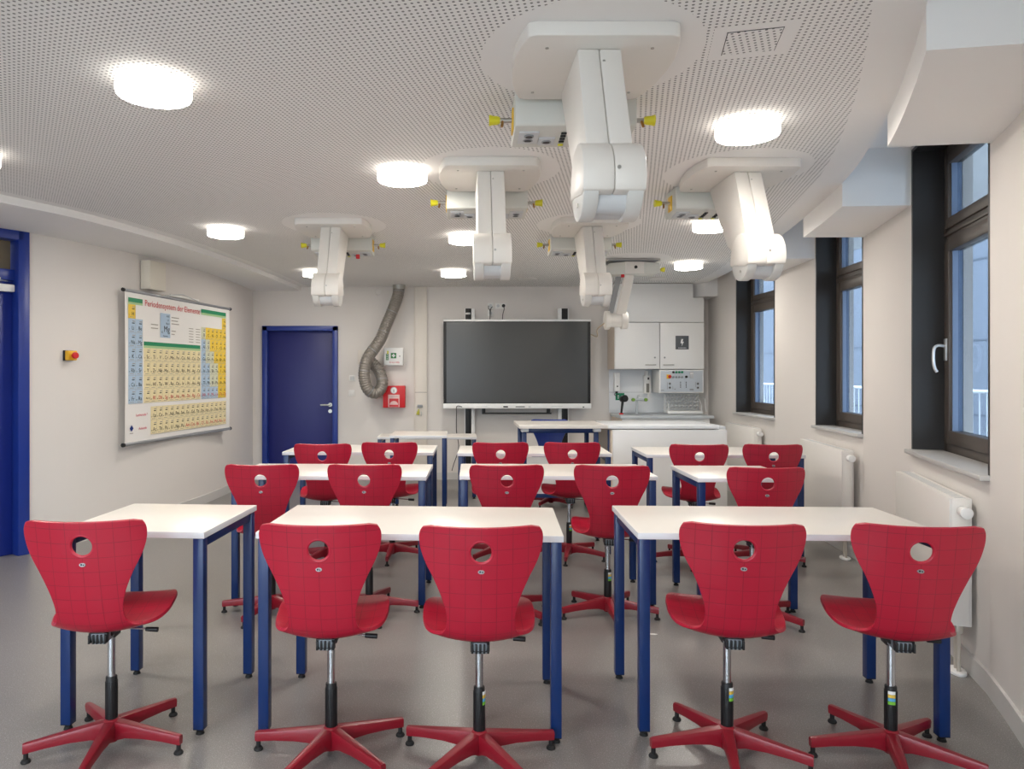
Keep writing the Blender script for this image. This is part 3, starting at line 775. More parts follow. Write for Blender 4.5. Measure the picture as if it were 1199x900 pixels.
LAB = ['large white supply arm hanging nearest the camera, above the front row', 'white supply arm in front of the big screen over the second row', 'white supply arm over the window side tables, under the ceiling edge',
       'white supply arm near the blue back door and the grey duct', 'white supply arm between screen and wall cabinet, in front of the slim arm']
for i, (x, y) in enumerate(ARMS[:5]):
    a_ = arm if i == 0 else copy_tree(arm)
    a_.location = (x, y, ZC); a_['label'] = LAB[i]; a_['group'] = 'ceiling supply arms'
# red switch under the service box of the arm by the back door
q = bmnew(); box(q, (-.84, 6.05, 2.395), (.03, .03, .035), .003); o = obj('switch', q, redm, None); tag(o, 'small red switch under the supply arm near the blue back door', 'switch')

# slim open arm at the back
t = thing('slim_supply_arm', 'slim supply arm with open white strut in front of the wall cabinet', 'supply arm', (1.76, 7.42, ZC))
q = bmnew(); box(q, (0, .12, -.012), (.56, .42, .024), .004); box(q, (0, .02, -.024), (.5, .3, .006), 0, mi=1); obj('ceiling_plate', q, [cream, greyp], t)
q = bmnew(); prism(q, [(-.275, -.09), (-.24, -.05), (-.06, -.03), (.09, -.03), (.26, -.05), (.275, -.07), (.27, -.14), (.24, -.158), (-.24, -.162), (-.275, -.14)], 'y', -.11, .10, bev=.008)
sb = obj('service_box', q, boxgrey, t)
q = bmnew(); box(q, (0.015, -.112, -.095), (.19, .008, .115), .003); obj('front_panel', q, cream, sb)
q = bmnew(); cyl(q, (.025, -.115, -.09), (.025, -.124, -.09), .016, n=20); obj('lock', q, black, sb)
for sx in (-1, 1):
    q = bmnew(); cyl(q, (sx*.27, 0, -.10), (sx*.32, 0, -.10), .009, mi=0); gv = obj('gas_valve', q, steel, sb)
    q = bmnew(); tube(q, [(sx*.305, 0, -.10), (sx*.32, 0, -.10), (sx*.345, 0, -.10)], .02, 10, radii=[.014, .02, .026]); obj('valve_knob', q, yellow, gv)
q = bmnew(); box(q, (-.10, -.08, -.175), (.03, .03, .03), .003); obj('switch', q, redm, sb)
def bar(p, q_, w, d_, m, nm, par):
    p, q_ = Vector(p), Vector(q_); L = (q_-p).length; z = (q_-p).normalized(); x = Vector((1, 0, 0)); x = (x-z*x.dot(z)).normalized(); y = z.cross(x)
    b = bmnew(); box(b, (0, 0, 0), (w, d_, L), .004); M = Matrix((x, y, z)).transposed().to_4x4(); M.translation = (p+q_)/2
    bmesh.ops.transform(b, matrix=M, verts=b.verts); return obj(nm, b, m, par)
bar((-.02, -.03, -.15), (-.055, .24, -.565), .095, .05, cream, 'strut', t)
bar((-.10, .09, -.15), (-.15, .30, -.55), .05, .04, greyp, 'inner_strut', t)
q = bmnew()
cyl(q, (-.215, .25, -.60), (-.165, .25, -.60), .098, n=40, bev=.005); cyl(q, (-.165, .25, -.60), (-.02, .25, -.60), .075, n=40); cyl(q, (-.045, .25, -.60), (.02, .25, -.60), .092, n=40, bev=.005)
obj('joint_drum', q, cream, t)

# ------------------------------------------------------------------ wall chart
TL, TR = Vector((-2.98, 6.47, 0)), Vector((-2.658, 8.40, 0)); CW = (TR-TL).length; CH = 1.385; CZ = 2.168
ux = (TR-TL).normalized(); un = Vector((ux.y, -ux.x, 0))
MC = Matrix(((ux.x, 0, un.x, TL.x), (ux.y, 0, un.y, TL.y), (0, 1, 0, CZ), (0, 0, 0, 1)))     # local x along the chart, y up from its top edge, z towards the room
chart = thing('periodic_table_chart', 'large periodic table wall chart hanging on the curved left wall', 'wall chart', (0, 0, 0))
CM = [mat('chart_paper', (238, 236, 232), .5), mat('chart_green', (20, 138, 92), .5), mat('chart_light_green', (168, 205, 150), .5), mat('chart_yellow', (240, 205, 70), .5), mat('chart_blue', (176, 200, 222), .5),
      mat('chart_cream', (238, 224, 178), .5), mat('chart_ink', (45, 45, 50), .6), mat('chart_red', (205, 60, 70), .6), mat('chart_pink', (226, 70, 105), .6), mat('chart_grid', (165, 160, 150), .6), mat('chart_navy', (20, 50, 130), .5), mat('chart_pale', (214, 216, 190), .5)]
sheet = bmnew()
nx, ny = 24, 16; g = [[sheet.verts.new((CW*i/nx, -CH*j/ny, .006*math.sin(PI*j/ny))) for i in range(nx+1)] for j in range(ny+1)]
for j in range(ny):
    for i in range(nx): sheet.faces.new((g[j][i], g[j+1][i], g[j+1][i+1], g[j][i+1]))
def cell(u0, v0, u1, v1, mi, h=.0075):
    for f in quad(sheet, (u0*CW, -v1*CH, h), (u1*CW, -v1*CH, h), (u1*CW, -v0*CH, h), (u0*CW, -v0*CH, h), mi),: pass
def ctext(s, u, v, size, mi, h=.0092, al='CENTER'): text(sheet, s, size, Matrix.Translation((u*CW, -v*CH, h)), mi, .0004, al)
RV = lambda r: (.087, .18)[0] if r == 1 else .18+(r-2)*.093
RVE = lambda r: .18+(r-1)*.093
CU = {}
for c in range(1, 19):
    if c <= 2: CU[c] = (.021+(c-1)*.0555, .021+c*.0555)
    elif c <= 12: CU[c] = (.141+(c-3)*.0521, .141+(c-2)*.0521)
    else: CU[c] = (.671+(c-13)*.0468, .671+(c-12)*.0468)
cell(.021, .044, .132, .072, 1); cell(.021, .072, .132, .086, 2)
cell(.141, .324, .662, .350, 1); cell(.141, .350, .662, .366, 2)
cell(.671, .040, .952, .068, 1); cell(.671, .068, .952, .084, 2)
EL = {(1, 1): 'H', (18, 1): 'He', (1, 2): 'Li', (2, 2): 'Be', (1, 3): 'Na', (2, 3): 'Mg'}
for k, s in enumerate('B C N O F Ne'.split()): EL[13+k, 2] = s
for k, s in enumerate('Al Si P S Cl Ar'.split()): EL[13+k, 3] = s
for r, row in ((4, 'K Ca Sc Ti V Cr Mn Fe Co Ni Cu Zn Ga Ge As Se Br Kr'), (5, 'Rb Sr Y Zr Nb Mo Tc Ru Rh Pd Ag Cd In Sn Sb Te I Xe'), (6, 'Cs Ba La-Lu Hf Ta W Re Os Ir Pt Au Hg Tl Pb Bi Po At Rn'), (7, 'Fr Ra Ac-Lr Rf Db Sg Bh Hs Mt Ds Rg Cn Nh Fl Mc Lv Ts Og')):
    for c, s in enumerate(row.split()): EL[c+1, r] = s
Z = {}
for k, s in enumerate('H He Li Be B C N O F Ne Na Mg Al Si P S Cl Ar K Ca Sc Ti V Cr Mn Fe Co Ni Cu Zn Ga Ge As Se Br Kr Rb Sr Y Zr Nb Mo Tc Ru Rh Pd Ag Cd In Sn Sb Te I Xe Cs Ba La Ce Pr Nd Pm Sm Eu Gd Tb Dy Ho Er Tm Yb Lu Hf Ta W Re Os Ir Pt Au Hg Tl Pb Bi Po At Rn Fr Ra Ac Th Pa U Np Pu Am Cm Bk Cf Es Fm Md No Lr Rf Db Sg Bh Hs Mt Ds Rg Cn Nh Fl Mc Lv Ts Og'.split()): Z[s] = k+1
yel = {(1, 1), (18, 1)} | {(c, 2) for c in range(14, 19)} | {(c, 3) for c in range(15, 19)} | {(c, 4) for c in range(16, 19)} | {(c, 5) for c in range(17, 19)} | {(17, 6), (18, 6), (17, 7), (18, 7)}
pale = {(13, 2), (14, 3), (14, 4), (15, 4), (15, 5), (16, 5), (15, 6), (16, 6)}
def element(u0, v0, u1, v1, s, mi):
    cell(u0, v0, u1, v1, mi)
    cell(u1-.0012, v0, u1, v1, 9, .0082); cell(u0, v1-.0014, u1, v1, 9, .0082)
    um = (u0+u1)/2; h = v1-v0; n = Z.get(s); red = n and (n >= 104 or 95 <= n <= 103)
    ctext(s, um+.007, v0+.66*h, .051 if len(s) < 3 else .027, 7 if red else 6)
    if n: ctext(str(n), u0+.008, v0+.74*h, .015, 6)
    for (du, dv) in ((.55, .14), (.5, .28)): cell(u0+(u1-u0)*du, v0+h*dv, u0+(u1-u0)*(du+.36), v0+h*(dv+.06), 6 if dv > .2 else 9, .0082)
    cell(u0+(u1-u0)*.2, v0+h*.87, u0+(u1-u0)*.8, v0+h*.905, 9, .0082)
for (c, r), s in EL.items():
    mi = 3 if (c, r) in yel else 11 if (c, r) in pale else 5 if 3 <= c <= 12 else 4
    element(CU[c][0], RV(r), CU[c][1], RVE(r), s, mi)
for k, s in enumerate('La Ce Pr Nd Pm Sm Eu Gd Tb Dy Ho Er Tm Yb Lu'.split()): element(.198+k*.0503, .765, .198+(k+1)*.0503, .860, s, 5)
for k, s in enumerate('Ac Th Pa U Np Pu Am Cm Bk Cf Es Fm Md No Lr'.split()): element(.198+k*.0503, .860, .198+(k+1)*.0503, .955, s, 5)
ctext('Periodensystem der Elemente', .402, .066, .082, 7)
cell(.279, .116, .367, .287, 4); ctext('Mg', .335, .228, .085, 6); ctext('12', .294, .25, .03, 6)
for k in range(3): ctext(('24,31', '1,2', 'Mg 2+')[k], .345, .135+k*.026, .026, 6)
ctext('Magnesium', .323, .275, .018, 6)
for (u, v, w) in ((.378, .135, .07), (.378, .158, .06), (.378, .18, .07), (.378, .232, .04), (.378, .255, .03), (.20, .20, .06), (.20, .225, .06)): cell(u, v, u+w, v+.006, 9)
for a in range(2):
    for k in range(6): cell(.545+a*.07, .20+k*.02, .59+a*.07, .205+k*.02, 9)
ctext('Lanthanoide *', .125, .815, .032, 8); ctext('Actinoide', .132, .905, .032, 8)
for (a, b) in ((.045, .888), (.045, .908), (.038, .898), (.052, .898)):
    quad(sheet, (a*CW, -(b-.012)*CH, .009), ((a-.008)*CW, -b*CH, .009), (a*CW, -(b+.012)*CH, .009), ((a+.008)*CW, -b*CH, .009), 10)
cell(.032, .928, .058, .933, 9)
obj('sheet', xf(sheet, MC), CM, chart, 0)
for (z, nm, r) in ((0, 'top_rail', .014), (-CH, 'bottom_rod', .016)):
    q = bmnew(); cyl(q, (-.02, z, .0), (CW+.02, z, .0), r, n=18)
    ro = obj(nm, xf(q, MC), mat('rail_alu', (165, 168, 172), .35, metal=.6), chart)
    q = bmnew()
    for x in (-.03, CW+.012): cyl(q, (x, z, 0), (x+.018, z, 0), r+.003, n=18)
    obj('end_cap', xf(q, MC), black, ro)
q = bmnew(); tube(q, [(.62, .012, .012), (.95, .06, .004), (1.28, .012, .012)], .004, 6); obj('hanging_cord', xf(q, MC), lgrey, chart)
q = bmnew(); box(q, (1.0, .03, .002), (.55, .02, .01), .003); obj('clamp_strip', xf(q, MC), whitem, chart)

# junction box over the chart and emergency stop on the left wall
def on_left(y):
    for (x0, y0), (x1, y1) in zip(LW[:-1], LW[1:]):
        if y0 <= y <= y1:
            t_ = (Vector((x1, y1, 0))-Vector((x0, y0, 0))).normalized()
            x = x0+(x1-x0)*(y-y0)/(y1-y0)
            return Matrix(((t_.x, 0, t_.y, x), (t_.y, 0, -t_.x, y), (0, 1, 0, 0), (0, 0, 0, 1)))     # x along wall, y up, z into room
q = bmnew(); box(q, (0, 2.345, .062), (.24, .27, .10), .006); box(q, (0, 2.345, .113), (.225, .255, .004), .001)
tag(obj('junction_box', xf(q, on_left(6.90)), mat('box_beige', (214, 208, 194), .5)), 'beige wall box above the periodic table chart', 'wall box')
es = thing('emergency_stop', 'yellow emergency stop with red button on the left wall beside the door', 'emergency switch')
Me = on_left(6.02)
q = bmnew(); box(q, (0, 1.57, .012), (.085, .085, .024), .003); obj('back_box', xf(q, Me), black, es)
q = bmnew(); box(q, (0, 1.57, .045), (.08, .08, .045), .006); obj('housing', xf(q, Me), mat('switch_yellow', (232, 178, 32), .45), es)
q = bmnew(); cyl(q, (0, 1.57, .065), (0, 1.57, .09), .016); cyl(q, (0, 1.57, .085), (0, 1.57, .108), .028, .026, bev=.005); obj('button', xf(q, Me), redm, es)

# ------------------------------------------------------------------ back wall fittings
XB = lambda px: (px-537)*YB/850
ZB = lambda py: 1.422+(437-py)*YB/850
# service trunking
q = bmnew(); box(q, (-.503, YB-.025, 1.29), (.16, .05, 2.58), .004); box(q, (-.503, YB-.051, 1.17), (.16, .003, .004), mi=1); box(q, (-.59, YB-.012, 1.29), (.014, .024, 2.58))
o = obj('cable_trunking', q, [mat('trunking_ivory', (222, 215, 205), .5), dark]); tag(o, 'flat ivory cable trunking running up the back wall beside the screen', 'trunking')
# flexible exhaust duct
zz = lambda pts: [((x-537)*y/850, y, 1.422+(437-p)*y/850) for x, p, y in pts]
path = catmull(zz([(467, 331, 9.52), (466, 345, 9.51), (460, 362, 9.49), (452, 381, 9.46), (446.5, 395, 9.43), (439.6, 406, 9.40), (431, 418, 9.37), (427, 431, 9.35), (426.5, 443, 9.35), (430, 454.5, 9.36), (438, 460, 9.39), (445, 456, 9.43), (447.5, 447, 9.48), (445, 437, 9.53), (440, 429, 9.56), (433, 422.5, 9.58), (426, 418.5, 9.60)]), 60)
P2 = [path[0]]; acc = 0
for a0, b0 in zip(path[:-1], path[1:]):
    acc += (Vector(b0)-Vector(a0)).length
    if acc >= .006: P2.append(b0); acc -= .006
rad = [.0745+.0036*math.cos(2*PI*k/5) for k in range(len(P2))]
q = bmnew(); tube(q, P2, .067, 20, radii=rad)
du = thing('flexible_duct', 'grey corrugated exhaust duct curling down the back wall beside the door', 'duct')
obj('hose', q, mat('duct_grey', (140, 134, 127), .38, metal=.45), du, 60)
q = bmnew(); cyl(q, (P2[0][0], P2[0][1], ZC), (P2[0][0]+.003, P2[0][1], ZC-.06), .082, n=28); obj('collar', q, steel, du)
q = bmnew()
for k in range(18, len(P2)-30, 48):
    a0 = Vector(P2[k]); d0 = (Vector(P2[k+1])-a0).normalized(); cyl(q, a0-d0*.003, a0+d0*.003, .079, n=28)
obj('clamp', q, greyp, du)
q = bmnew(); box(q, (XB(424), YB-.024, ZB(418)), (.11, .04, .19), .004); obj('wall_port', q, mat('trunking_ivory', (222, 215, 205)), du)

def face_text(bm, s, size, x, y, z, mi): text(bm, s, size, Matrix.Translation((x, y, z)) @ Matrix.Rotation(PI/2, 4, 'X'), mi, .001)
# first aid cabinet
fa_ = thing('first_aid_cabinet', 'white first aid wall box with green cross sign beside the duct', 'wall box')
x0, z0 = XB(461.5), ZB(417.5)
q = bmnew(); box(q, (x0, YB-.055, z0), (.255, .11, .235), .006); fb = obj('body', q, white, fa_)
q = bmnew(); box(q, (x0, YB-.1125, z0), (.240, .006, .22), .002); fd = obj('door', q, white, fa_)
q = bmnew(); box(q, (x0+.002, YB-.117, z0+.012), (.115, .003, .12), .001, mi=0); box(q, (x0+.002, YB-.119, z0+.012), (.072, .003, .072), 0, mi=1); box(q, (x0+.002, YB-.121, z0+.012), (.046, .003, .016), mi=0); box(q, (x0+.002, YB-.121, z0+.012), (.016, .003, .046), mi=0)
box(q, (x0-.082, YB-.117, z0-.005), (.034, .003, .085), mi=1); box(q, (x0-.075, YB-.1175, z0+.055), (.02, .003, .04), mi=2); face_text(q, 'Erste Hilfe', .031, x0+.015, YB-.1172, z0-.077, 3)
for k in range(3): box(q, (x0-.082, YB-.119, z0-.03+k*.026), (.02, .002, .008), mi=0)
obj('sign', q, [white, mat('firstaid_green', (40, 120, 60), .5), yellow, redm], fd)
q = bmnew(); cyl(q, (x0+.083, YB-.114, z0+.005), (x0+.083, YB-.122, z0+.005), .009, n=14); obj('lock', q, greyp, fd)
# red box
rb = thing('mounted_safety_box', 'red wall box with round white gauge below the first aid box', 'wall box')
x0, z0 = XB(462.2), ZB(464)
q = bmnew(); box(q, (x0, YB-.07, z0), (.29, .14, .29), .006); obj('body', q, redm, rb)
q = bmnew(); cyl(q, (x0, YB-.139, z0+.085), (x0, YB-.148, z0+.085), .043, n=32, mi=0); cyl(q, (x0, YB-.147, z0+.085), (x0, YB-.1495, z0+.085), .035, n=32, mi=1); box(q, (x0, YB-.1505, z0+.078), (.012, .002, .04), mi=2); obj('gauge', q, [lgrey, white, greyp], rb)
q = bmnew(); box(q, (x0, YB-.1415, z0-.055), (.15, .004, .165), .001, mi=0); box(q, (x0, YB-.1435, z0-.077), (.125, .003, .108), mi=1)
prism(q, [(x0+.055*math.cos(PI*k/16), z0-.105+.05*math.sin(PI*k/16)) for k in range(17)], 'y', YB-.147, YB-.144, mi=0)
face_text(q, 'Löschdecke', .022, x0, YB-.1442, z0+.002, 2)
obj('notice', q, [mat('notice_pink', (228, 190, 186), .5), redm, greyp], rb)
# switches and sockets
def plate(px, py, label, cat='switch', n=1, s=.08, rocker=True):
    t_ = thing('light_switch' if rocker else 'wall_socket', label, cat)
    x, z = XB(px), ZB(py)
    q = bmnew(); box(q, (x, YB-.005, z), (s*n, .010, s), .002); pl = obj('plate', q, whitem, t_)
    for k in range(n):
        xx = x+(k-(n-1)/2)*s
        q = bmnew()
        if rocker: box(q, (xx, YB-.012, z), (s*.62, .006, s*.62), .002); obj('rocker', q, lgrey if py < 450 else whitem, pl)
        else:
            cyl(q, (xx, YB-.009, z), (xx, YB-.013, z), s*.33, n=24); cyl(q, (xx, YB-.0125, z), (xx, YB-.0135, z), s*.26, n=24, mi=1); obj('outlet', q, [whitem, lgrey], pl)
    return t_
plate(412.3, 442.5, 'small white switch with grey rocker beside the blue back door, upper of two')
plate(411.8, 460, 'small white switch plate beside the blue back door, lower of two')
ws1 = plate(574.5, 358, 'single white socket above the screen with tangled black plugs', 'socket', 1, .085, False)
ws2 = plate(586.5, 358, 'double white socket above the screen holding one black plug', 'socket', 2, .075, False)
plate(574.5, 366.5, 'white socket plate just over the top edge of the screen, lowest of three', 'socket', 1, .08, False)
q = bmnew(); cyl(q, (XB(589.5), YB-.012, ZB(358)), (XB(589.5), YB-.045, ZB(358)), .022, n=20); tube(q, catmull([(XB(589.5), YB-.045, ZB(358)), (XB(590), YB-.06, ZB(362)), (XB(588.6), YB-.05, ZB(368)), (XB(588), YB-.05, ZB(376))], 6), .005, 8)
obj('plug_and_cord', q, black, ws2, label='black plug with hanging cord')
q = bmnew()
for (a_, b_) in (((572, 358), (573.5, 364)), ((576.5, 359), (574, 364))): tube(q, catmull([(XB(a_[0]), YB-.02, ZB(a_[1])), (XB((a_[0]+b_[0])/2-.8), YB-.05, ZB((a_[1]+b_[1])/2)), (XB(b_[0]), YB-.05, ZB(b_[1])), (XB(573.5), YB-.05, ZB(376))], 6), .0045, 8)
obj('plug_and_cord', q, black, ws1, label='tangled black cords')
q = bmnew(); lathe(q, [(0, 0), (.045, 0), (.045, .006), (.038, .012), (0, .012)], n=28); bmesh.ops.transform(q, matrix=Matrix.Translation((XB(443), YB, ZB(341.5))) @ Matrix.Rotation(PI/2, 4, 'X'), verts=q.verts)
tag(obj('cover_cap', q, wallm), 'round wall coloured cover cap high on the back wall', 'cover')
# key holder on the trunking
kh = thing('key_holder', 'small grey holder with yellow green keys on the ivory trunking', 'key holder')
q = bmnew(); box(q, (XB(492), YB-.065, ZB(475)), (.07, .03, .035), .006); obj('holder', q, greyp, kh)
q = bmnew(); box(q, (XB(490.5), YB-.075, ZB(482)), (.02, .01, .075), .003); box(q, (XB(489), YB-.08, ZB(483)), (.018, .006, .05), .002, rot=Matrix.Rotation(.3, 4, 'Y')); obj('key_tag', q, mat('tag_yellow_green', (190, 185, 60), .5), kh)
q = bmnew(); box(q, (XB(493.5), YB-.075, ZB(484)), (.012, .005, .06), .001); obj('key', q, steel, kh)

# interactive screen on its lift posts
YT = 9.46
sx = lambda px: (px-537)*YT/850
sz = lambda py: 1.422+(437-py)*YT/850
TVX0, TVX1, TVZ0, TVZ1 = sx(519.2), sx(691.8), sz(478), sz(373.6)
tv = thing('interactive_screen', 'large dark interactive screen with white bottom bar on the back wall', 'screen')
q = bmnew(); box(q, ((TVX0+TVX1)/2, YT+.045, (TVZ0+TVZ1)/2), (TVX1-TVX0, .08, TVZ1-TVZ0), .004); obj('housing', q, black, tv)
q = bmnew(); box(q, ((TVX0+TVX1)/2, YT+.002, (sz(471.5)+sz(377))/2), (TVX1-TVX0-.075, .006, sz(377)-sz(471.5)), .001); obj('display', q, screenm, tv, 0)
q = bmnew(); box(q, ((TVX0+TVX1)/2, YT+.038, sz(374.9)), (TVX1-TVX0+.004, .09, .027), .004); obj('top_trim', q, white, tv)
q = bmnew(); box(q, ((TVX0+TVX1)/2, YT+.030, sz(475.2)), (TVX1-TVX0+.006, .11, .066), .005); bb = obj('bottom_bar', q, white, tv)
q = bmnew(); box(q, (sx(592), YT-.0265, sz(476)), (.06, .004, .018), .001); box(q, (sx(609), YT-.0265, sz(476)), (.12, .004, .010), .001); box(q, (sx(620), YT-.0265, sz(476)), (.03, .003, .016), mi=1); box(q, (sx(683), YT-.0265, sz(476.3)), (.02, .003, .012))
for k in range(18): box(q, (sx(558)+k*.008, YT-.0263, sz(475.5)), (.003, .002, .012), mi=1); box(q, (sx(646)+k*.008, YT-.0263, sz(475.5)), (.003, .002, .012), mi=1)
obj('control_strip', q, [dark, lgrey], bb)
q = bmnew(); box(q, ((TVX0+TVX1)/2, YT+.06, sz(484)), (sx(646)-sx(564), .02, .022), .003); 
for px in (566.5, 643): box(q, (sx(px), YT+.06, sz(480.5)), (.045, .05, .06), .004)
obj('bracket_bar', q, dark, tv)
for i, (px0, px1, w0, w1) in enumerate(((545, 551.8, 551.8, 556), (657.8, 665, 653.6, 657.8))):
    ls = thing('lift_post', ('black and white lift post behind the left side of the screen', 'black and white lift post behind the right side of the screen')[i], 'post', (0, 0, 0), 0, 'lift posts of the screen')
    zt = 1.422+(437-360.8)*9.6/850
    X_ = lambda p: (p-537)*9.6/850
    q = bmnew(); box(q, ((X_(px0)+X_(px1))/2, 9.63, zt/2), (X_(px1)-X_(px0), .06, zt-.002), .003); obj('rail_core', q, black, ls)
    q = bmnew(); box(q, ((X_(w0)+X_(w1))/2, 9.64, zt/2), (X_(w1)-X_(w0)-.002, .09, zt), .003); xx = X_(px0)-.006 if i == 0 else X_(px1)+.006; box(q, (xx, 9.64, zt/2), (.011, .09, zt), .002); box(q, ((X_(px0)+X_(w1))/2 if i == 0 else (X_(px1)+X_(w0))/2, 9.695, zt/2), (.11, .04, zt)); obj('side_profile', q, white, ls)
    if i == 0:
        q = bmnew(); lathe(q, [(0, -.012), (.03, -.012), (.034, 0), (.03, .012), (0, .012)], (X_(548), 9.595, 1.422+(437-367)*9.6/850), 20); obj('end_cap', q, white, ls)
# signal cable hanging off the screen
q = bmnew(); tube(q, catmull([(sx(541), YT-.03, sz(476)), (sx(535), YT-.035, sz(475.5)), (sx(534.5), YT-.03, sz(484)), (sx(534.5), YT+.05, sz(505)), (sx(537), YT+.08, sz(525)), (sx(531), YT+.08, sz(545)), (sx(529), YT+.08, sz(552))], 8), .005, 8)
tag(obj('signal_cord', q, black), 'thin black cable hanging from the screen bar past the low table', 'cable')
q = bmnew(); tube(q, catmull([(1.538, 7.67, 1.95), (1.51, 7.9, 1.90), (1.72, 9.0, 1.88), (1.735, 9.50, 1.93)], 8), .006, 8); tag(obj('supply_cord', q, mat('cable_beige', (190, 170, 140), .6)), 'thin beige cable sagging between the slim arm and the screen', 'cable')

# ------------------------------------------------------------------ teacher desk, demonstration bench
td = thing('teacher_desk', 'white teacher desk with blue legs below the big screen, blue chair behind', 'desk')
YF, YK = 7.24, 7.98
q = bmnew(); box(q, (1.048, (YF+YK)/2, .885), (.886, YK-YF, .030), .002); obj('desktop', q, [laminate], td)
for (x, y) in ((.665, YF+.10), (1.39, YF+.10), (.665, YK-.10), (1.39, YK-.10)):
    q = bmnew(); box(q, (x, y, .425), (.045, .045, .85), .003); obj('leg', q, blue, td)
for (x) in (.665, 1.39):
    q = bmnew(); box(q, (x, YF+.07, .853), (.075, .10, .034), .004); obj('corner_block', q, lgrey, td)
q = bmnew(); box(q, (1.03, YF+.10, .845), (.68, .04, .05), .002); obj('front_rail', q, blue, td)
q = bmnew(); box(q, (1.03, YF+.32, .36), (.76, .02, .38), .002); obj('modesty_panel', q, white, td)
q = bmnew(); box(q, (1.03, YF+.32, .148), (.70, .035, .04), .002); obj('foot_rail', q, blue, td)
db = thing('demonstration_bench', 'white panelled demonstration bench with glossy top below the wall cabinet', 'bench')
q = bmnew(); box(q, (2.105, 7.60, .44), (1.14, .76, .84), .003); box(q, (2.105, 7.62, .01), (1.10, .70, .02), mi=1); obj('body', q, [white, greyp], db)
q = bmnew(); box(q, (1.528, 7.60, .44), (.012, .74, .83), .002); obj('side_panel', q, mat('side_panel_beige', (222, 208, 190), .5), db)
q = bmnew(); box(q, (2.045, 7.61, .885), (1.105, .76, .030), .003); obj('worktop', q, mat('worktop_gloss', (238, 241, 243), .22), db)
q = bmnew(); box(q, (2.64, 7.62, .875), (.08, .70, .03), .004); obj('edge_ledge', q, lgrey, db)
q = bmnew(); box(q, (1.518, YF+.10, .425), (.016, .045, .85), .002); obj('corner_post', q, blue, db)

# ------------------------------------------------------------------ wall cabinet and sink counter
YC_ = 9.32
kx = lambda px: (px-537)*YC_/850
kz = lambda py: 1.422+(437-py)*YC_/850
cb = thing('wall_cabinet', 'white two door wall cabinet above the lab sink at the back', 'cabinet')
CX0, CX1, CZ0, CZ1 = kx(719.6), kx(824.3), kz(432), kz(377.3)
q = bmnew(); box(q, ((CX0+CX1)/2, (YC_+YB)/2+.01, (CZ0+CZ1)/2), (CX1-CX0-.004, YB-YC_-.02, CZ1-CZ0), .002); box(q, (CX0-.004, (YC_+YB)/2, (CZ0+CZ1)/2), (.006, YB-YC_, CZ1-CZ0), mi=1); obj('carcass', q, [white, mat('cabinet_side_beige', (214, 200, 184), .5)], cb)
mid = kx(772.2)
for i, (a_, b_) in enumerate(((CX0, mid-.004), (mid+.004, CX1))):
    q = bmnew(); box(q, ((a_+b_)/2, YC_-.006, (CZ0+CZ1)/2), (b_-a_-.004, .022, CZ1-CZ0-.006), .002); dr = obj('door', q, white, cb)
    hx = kx(761.5) if i == 0 else kx(782.5)
    q = bmnew(); box(q, (hx, YC_-.030, kz(427)), (.14, .012, .012), .003)
    for s in (-1, 1): box(q, (hx+s*.055, YC_-.022, kz(427)), (.012, .02, .010))
    obj('handle', q, steel, dr)
    q = bmnew(); cyl(q, (kx(766.6 if i == 0 else 778), YC_-.016, kz(418.5)), (kx(766.6 if i == 0 else 778), YC_-.026, kz(418.5)), .011, n=16); obj('lock', q, greyp, dr)
    if i == 1:
        q = bmnew(); sxx, szz = kx(798.5), kz(401); box(q, (sxx, YC_-.019, szz), (.17, .004, .175), .002, mi=0)
        prism(q, [(sxx-.012, szz+.045), (sxx+.014, szz+.045), (sxx+.002, szz+.012), (sxx+.022, szz+.012), (sxx-.008, szz-.048), (sxx-.002, szz-.012), (sxx-.022, szz-.008)], 'y', YC_-.0235, YC_-.0215, mi=1)
        for k in range(7): box(q, (sxx-.045+k*.015, YC_-.022, szz-.068), (.010, .002, .010), mi=2)
        obj('warning_plate', q, [mat('plate_dark_grey', (88, 92, 96), .45), white, lgrey], dr)
q = bmnew(); prism(q, [(CX0+.002, CZ1+.004), (CX1-.002, CZ1+.004), (CX1-.002, 2.392), (CX1-.14, 2.392), (CX1-.14, 2.574), (CX0+.002, 2.574)], 'y', YC_-.012, YB-.02, bev=.002)
obj('filler_panel', q, white, cb)
# power control panel
cp = thing('power_control_panel', 'white control panel with coloured buttons under the wall cabinet door', 'control panel')
x0, x1, z0, z1 = kx(772.4), kx(824.3), kz(460), kz(432.6)
q = bmnew(); box(q, ((x0+x1)/2, (YC_+YB)/2-.012, (z0+z1)/2), (x1-x0, YB-YC_-.026, z1-z0-.004), .003); obj('housing', q, white, cp)
q = bmnew(); box(q, ((x0+x1)/2, YC_-.001, (z0+z1)/2), (x1-x0-.03, .006, z1-z0-.03), .001); pf = obj('faceplate', q, mat('panel_grey', (192, 200, 208), .4), cp)
yf = YC_-.004
def knob(px, py, r, m, d_=.016, nm='button', lab=None):
    q = bmnew(); cyl(q, (kx(px), yf, kz(py)), (kx(px), yf-d_, kz(py)), r, n=16, bev=.002); o = obj(nm, q, m, pf)
    if lab: o['label'] = lab
q = bmnew(); box(q, (kx(783), yf-.003, kz(440.7)), (.052, .006, .052), .001); obj('stop_plate', q, mat('switch_yellow', (232, 178, 32)), pf)
knob(784, 440.7, .019, redm, .03, lab='red emergency stop button')
for k in range(4): knob(788.5+k*3.4, 435.6, .015, black if k == 0 else green); knob(788.5+k*3.4, 441.3, .014, greyp)
knob(803.6, 441, .016, black, .02)
q = bmnew(); box(q, (kx(810), yf-.003, kz(439)), (.05, .006, .08), .002); box(q, (kx(810), yf-.0065, kz(437)), (.035, .002, .02), mi=1); obj('meter', q, [lgrey, white], pf)
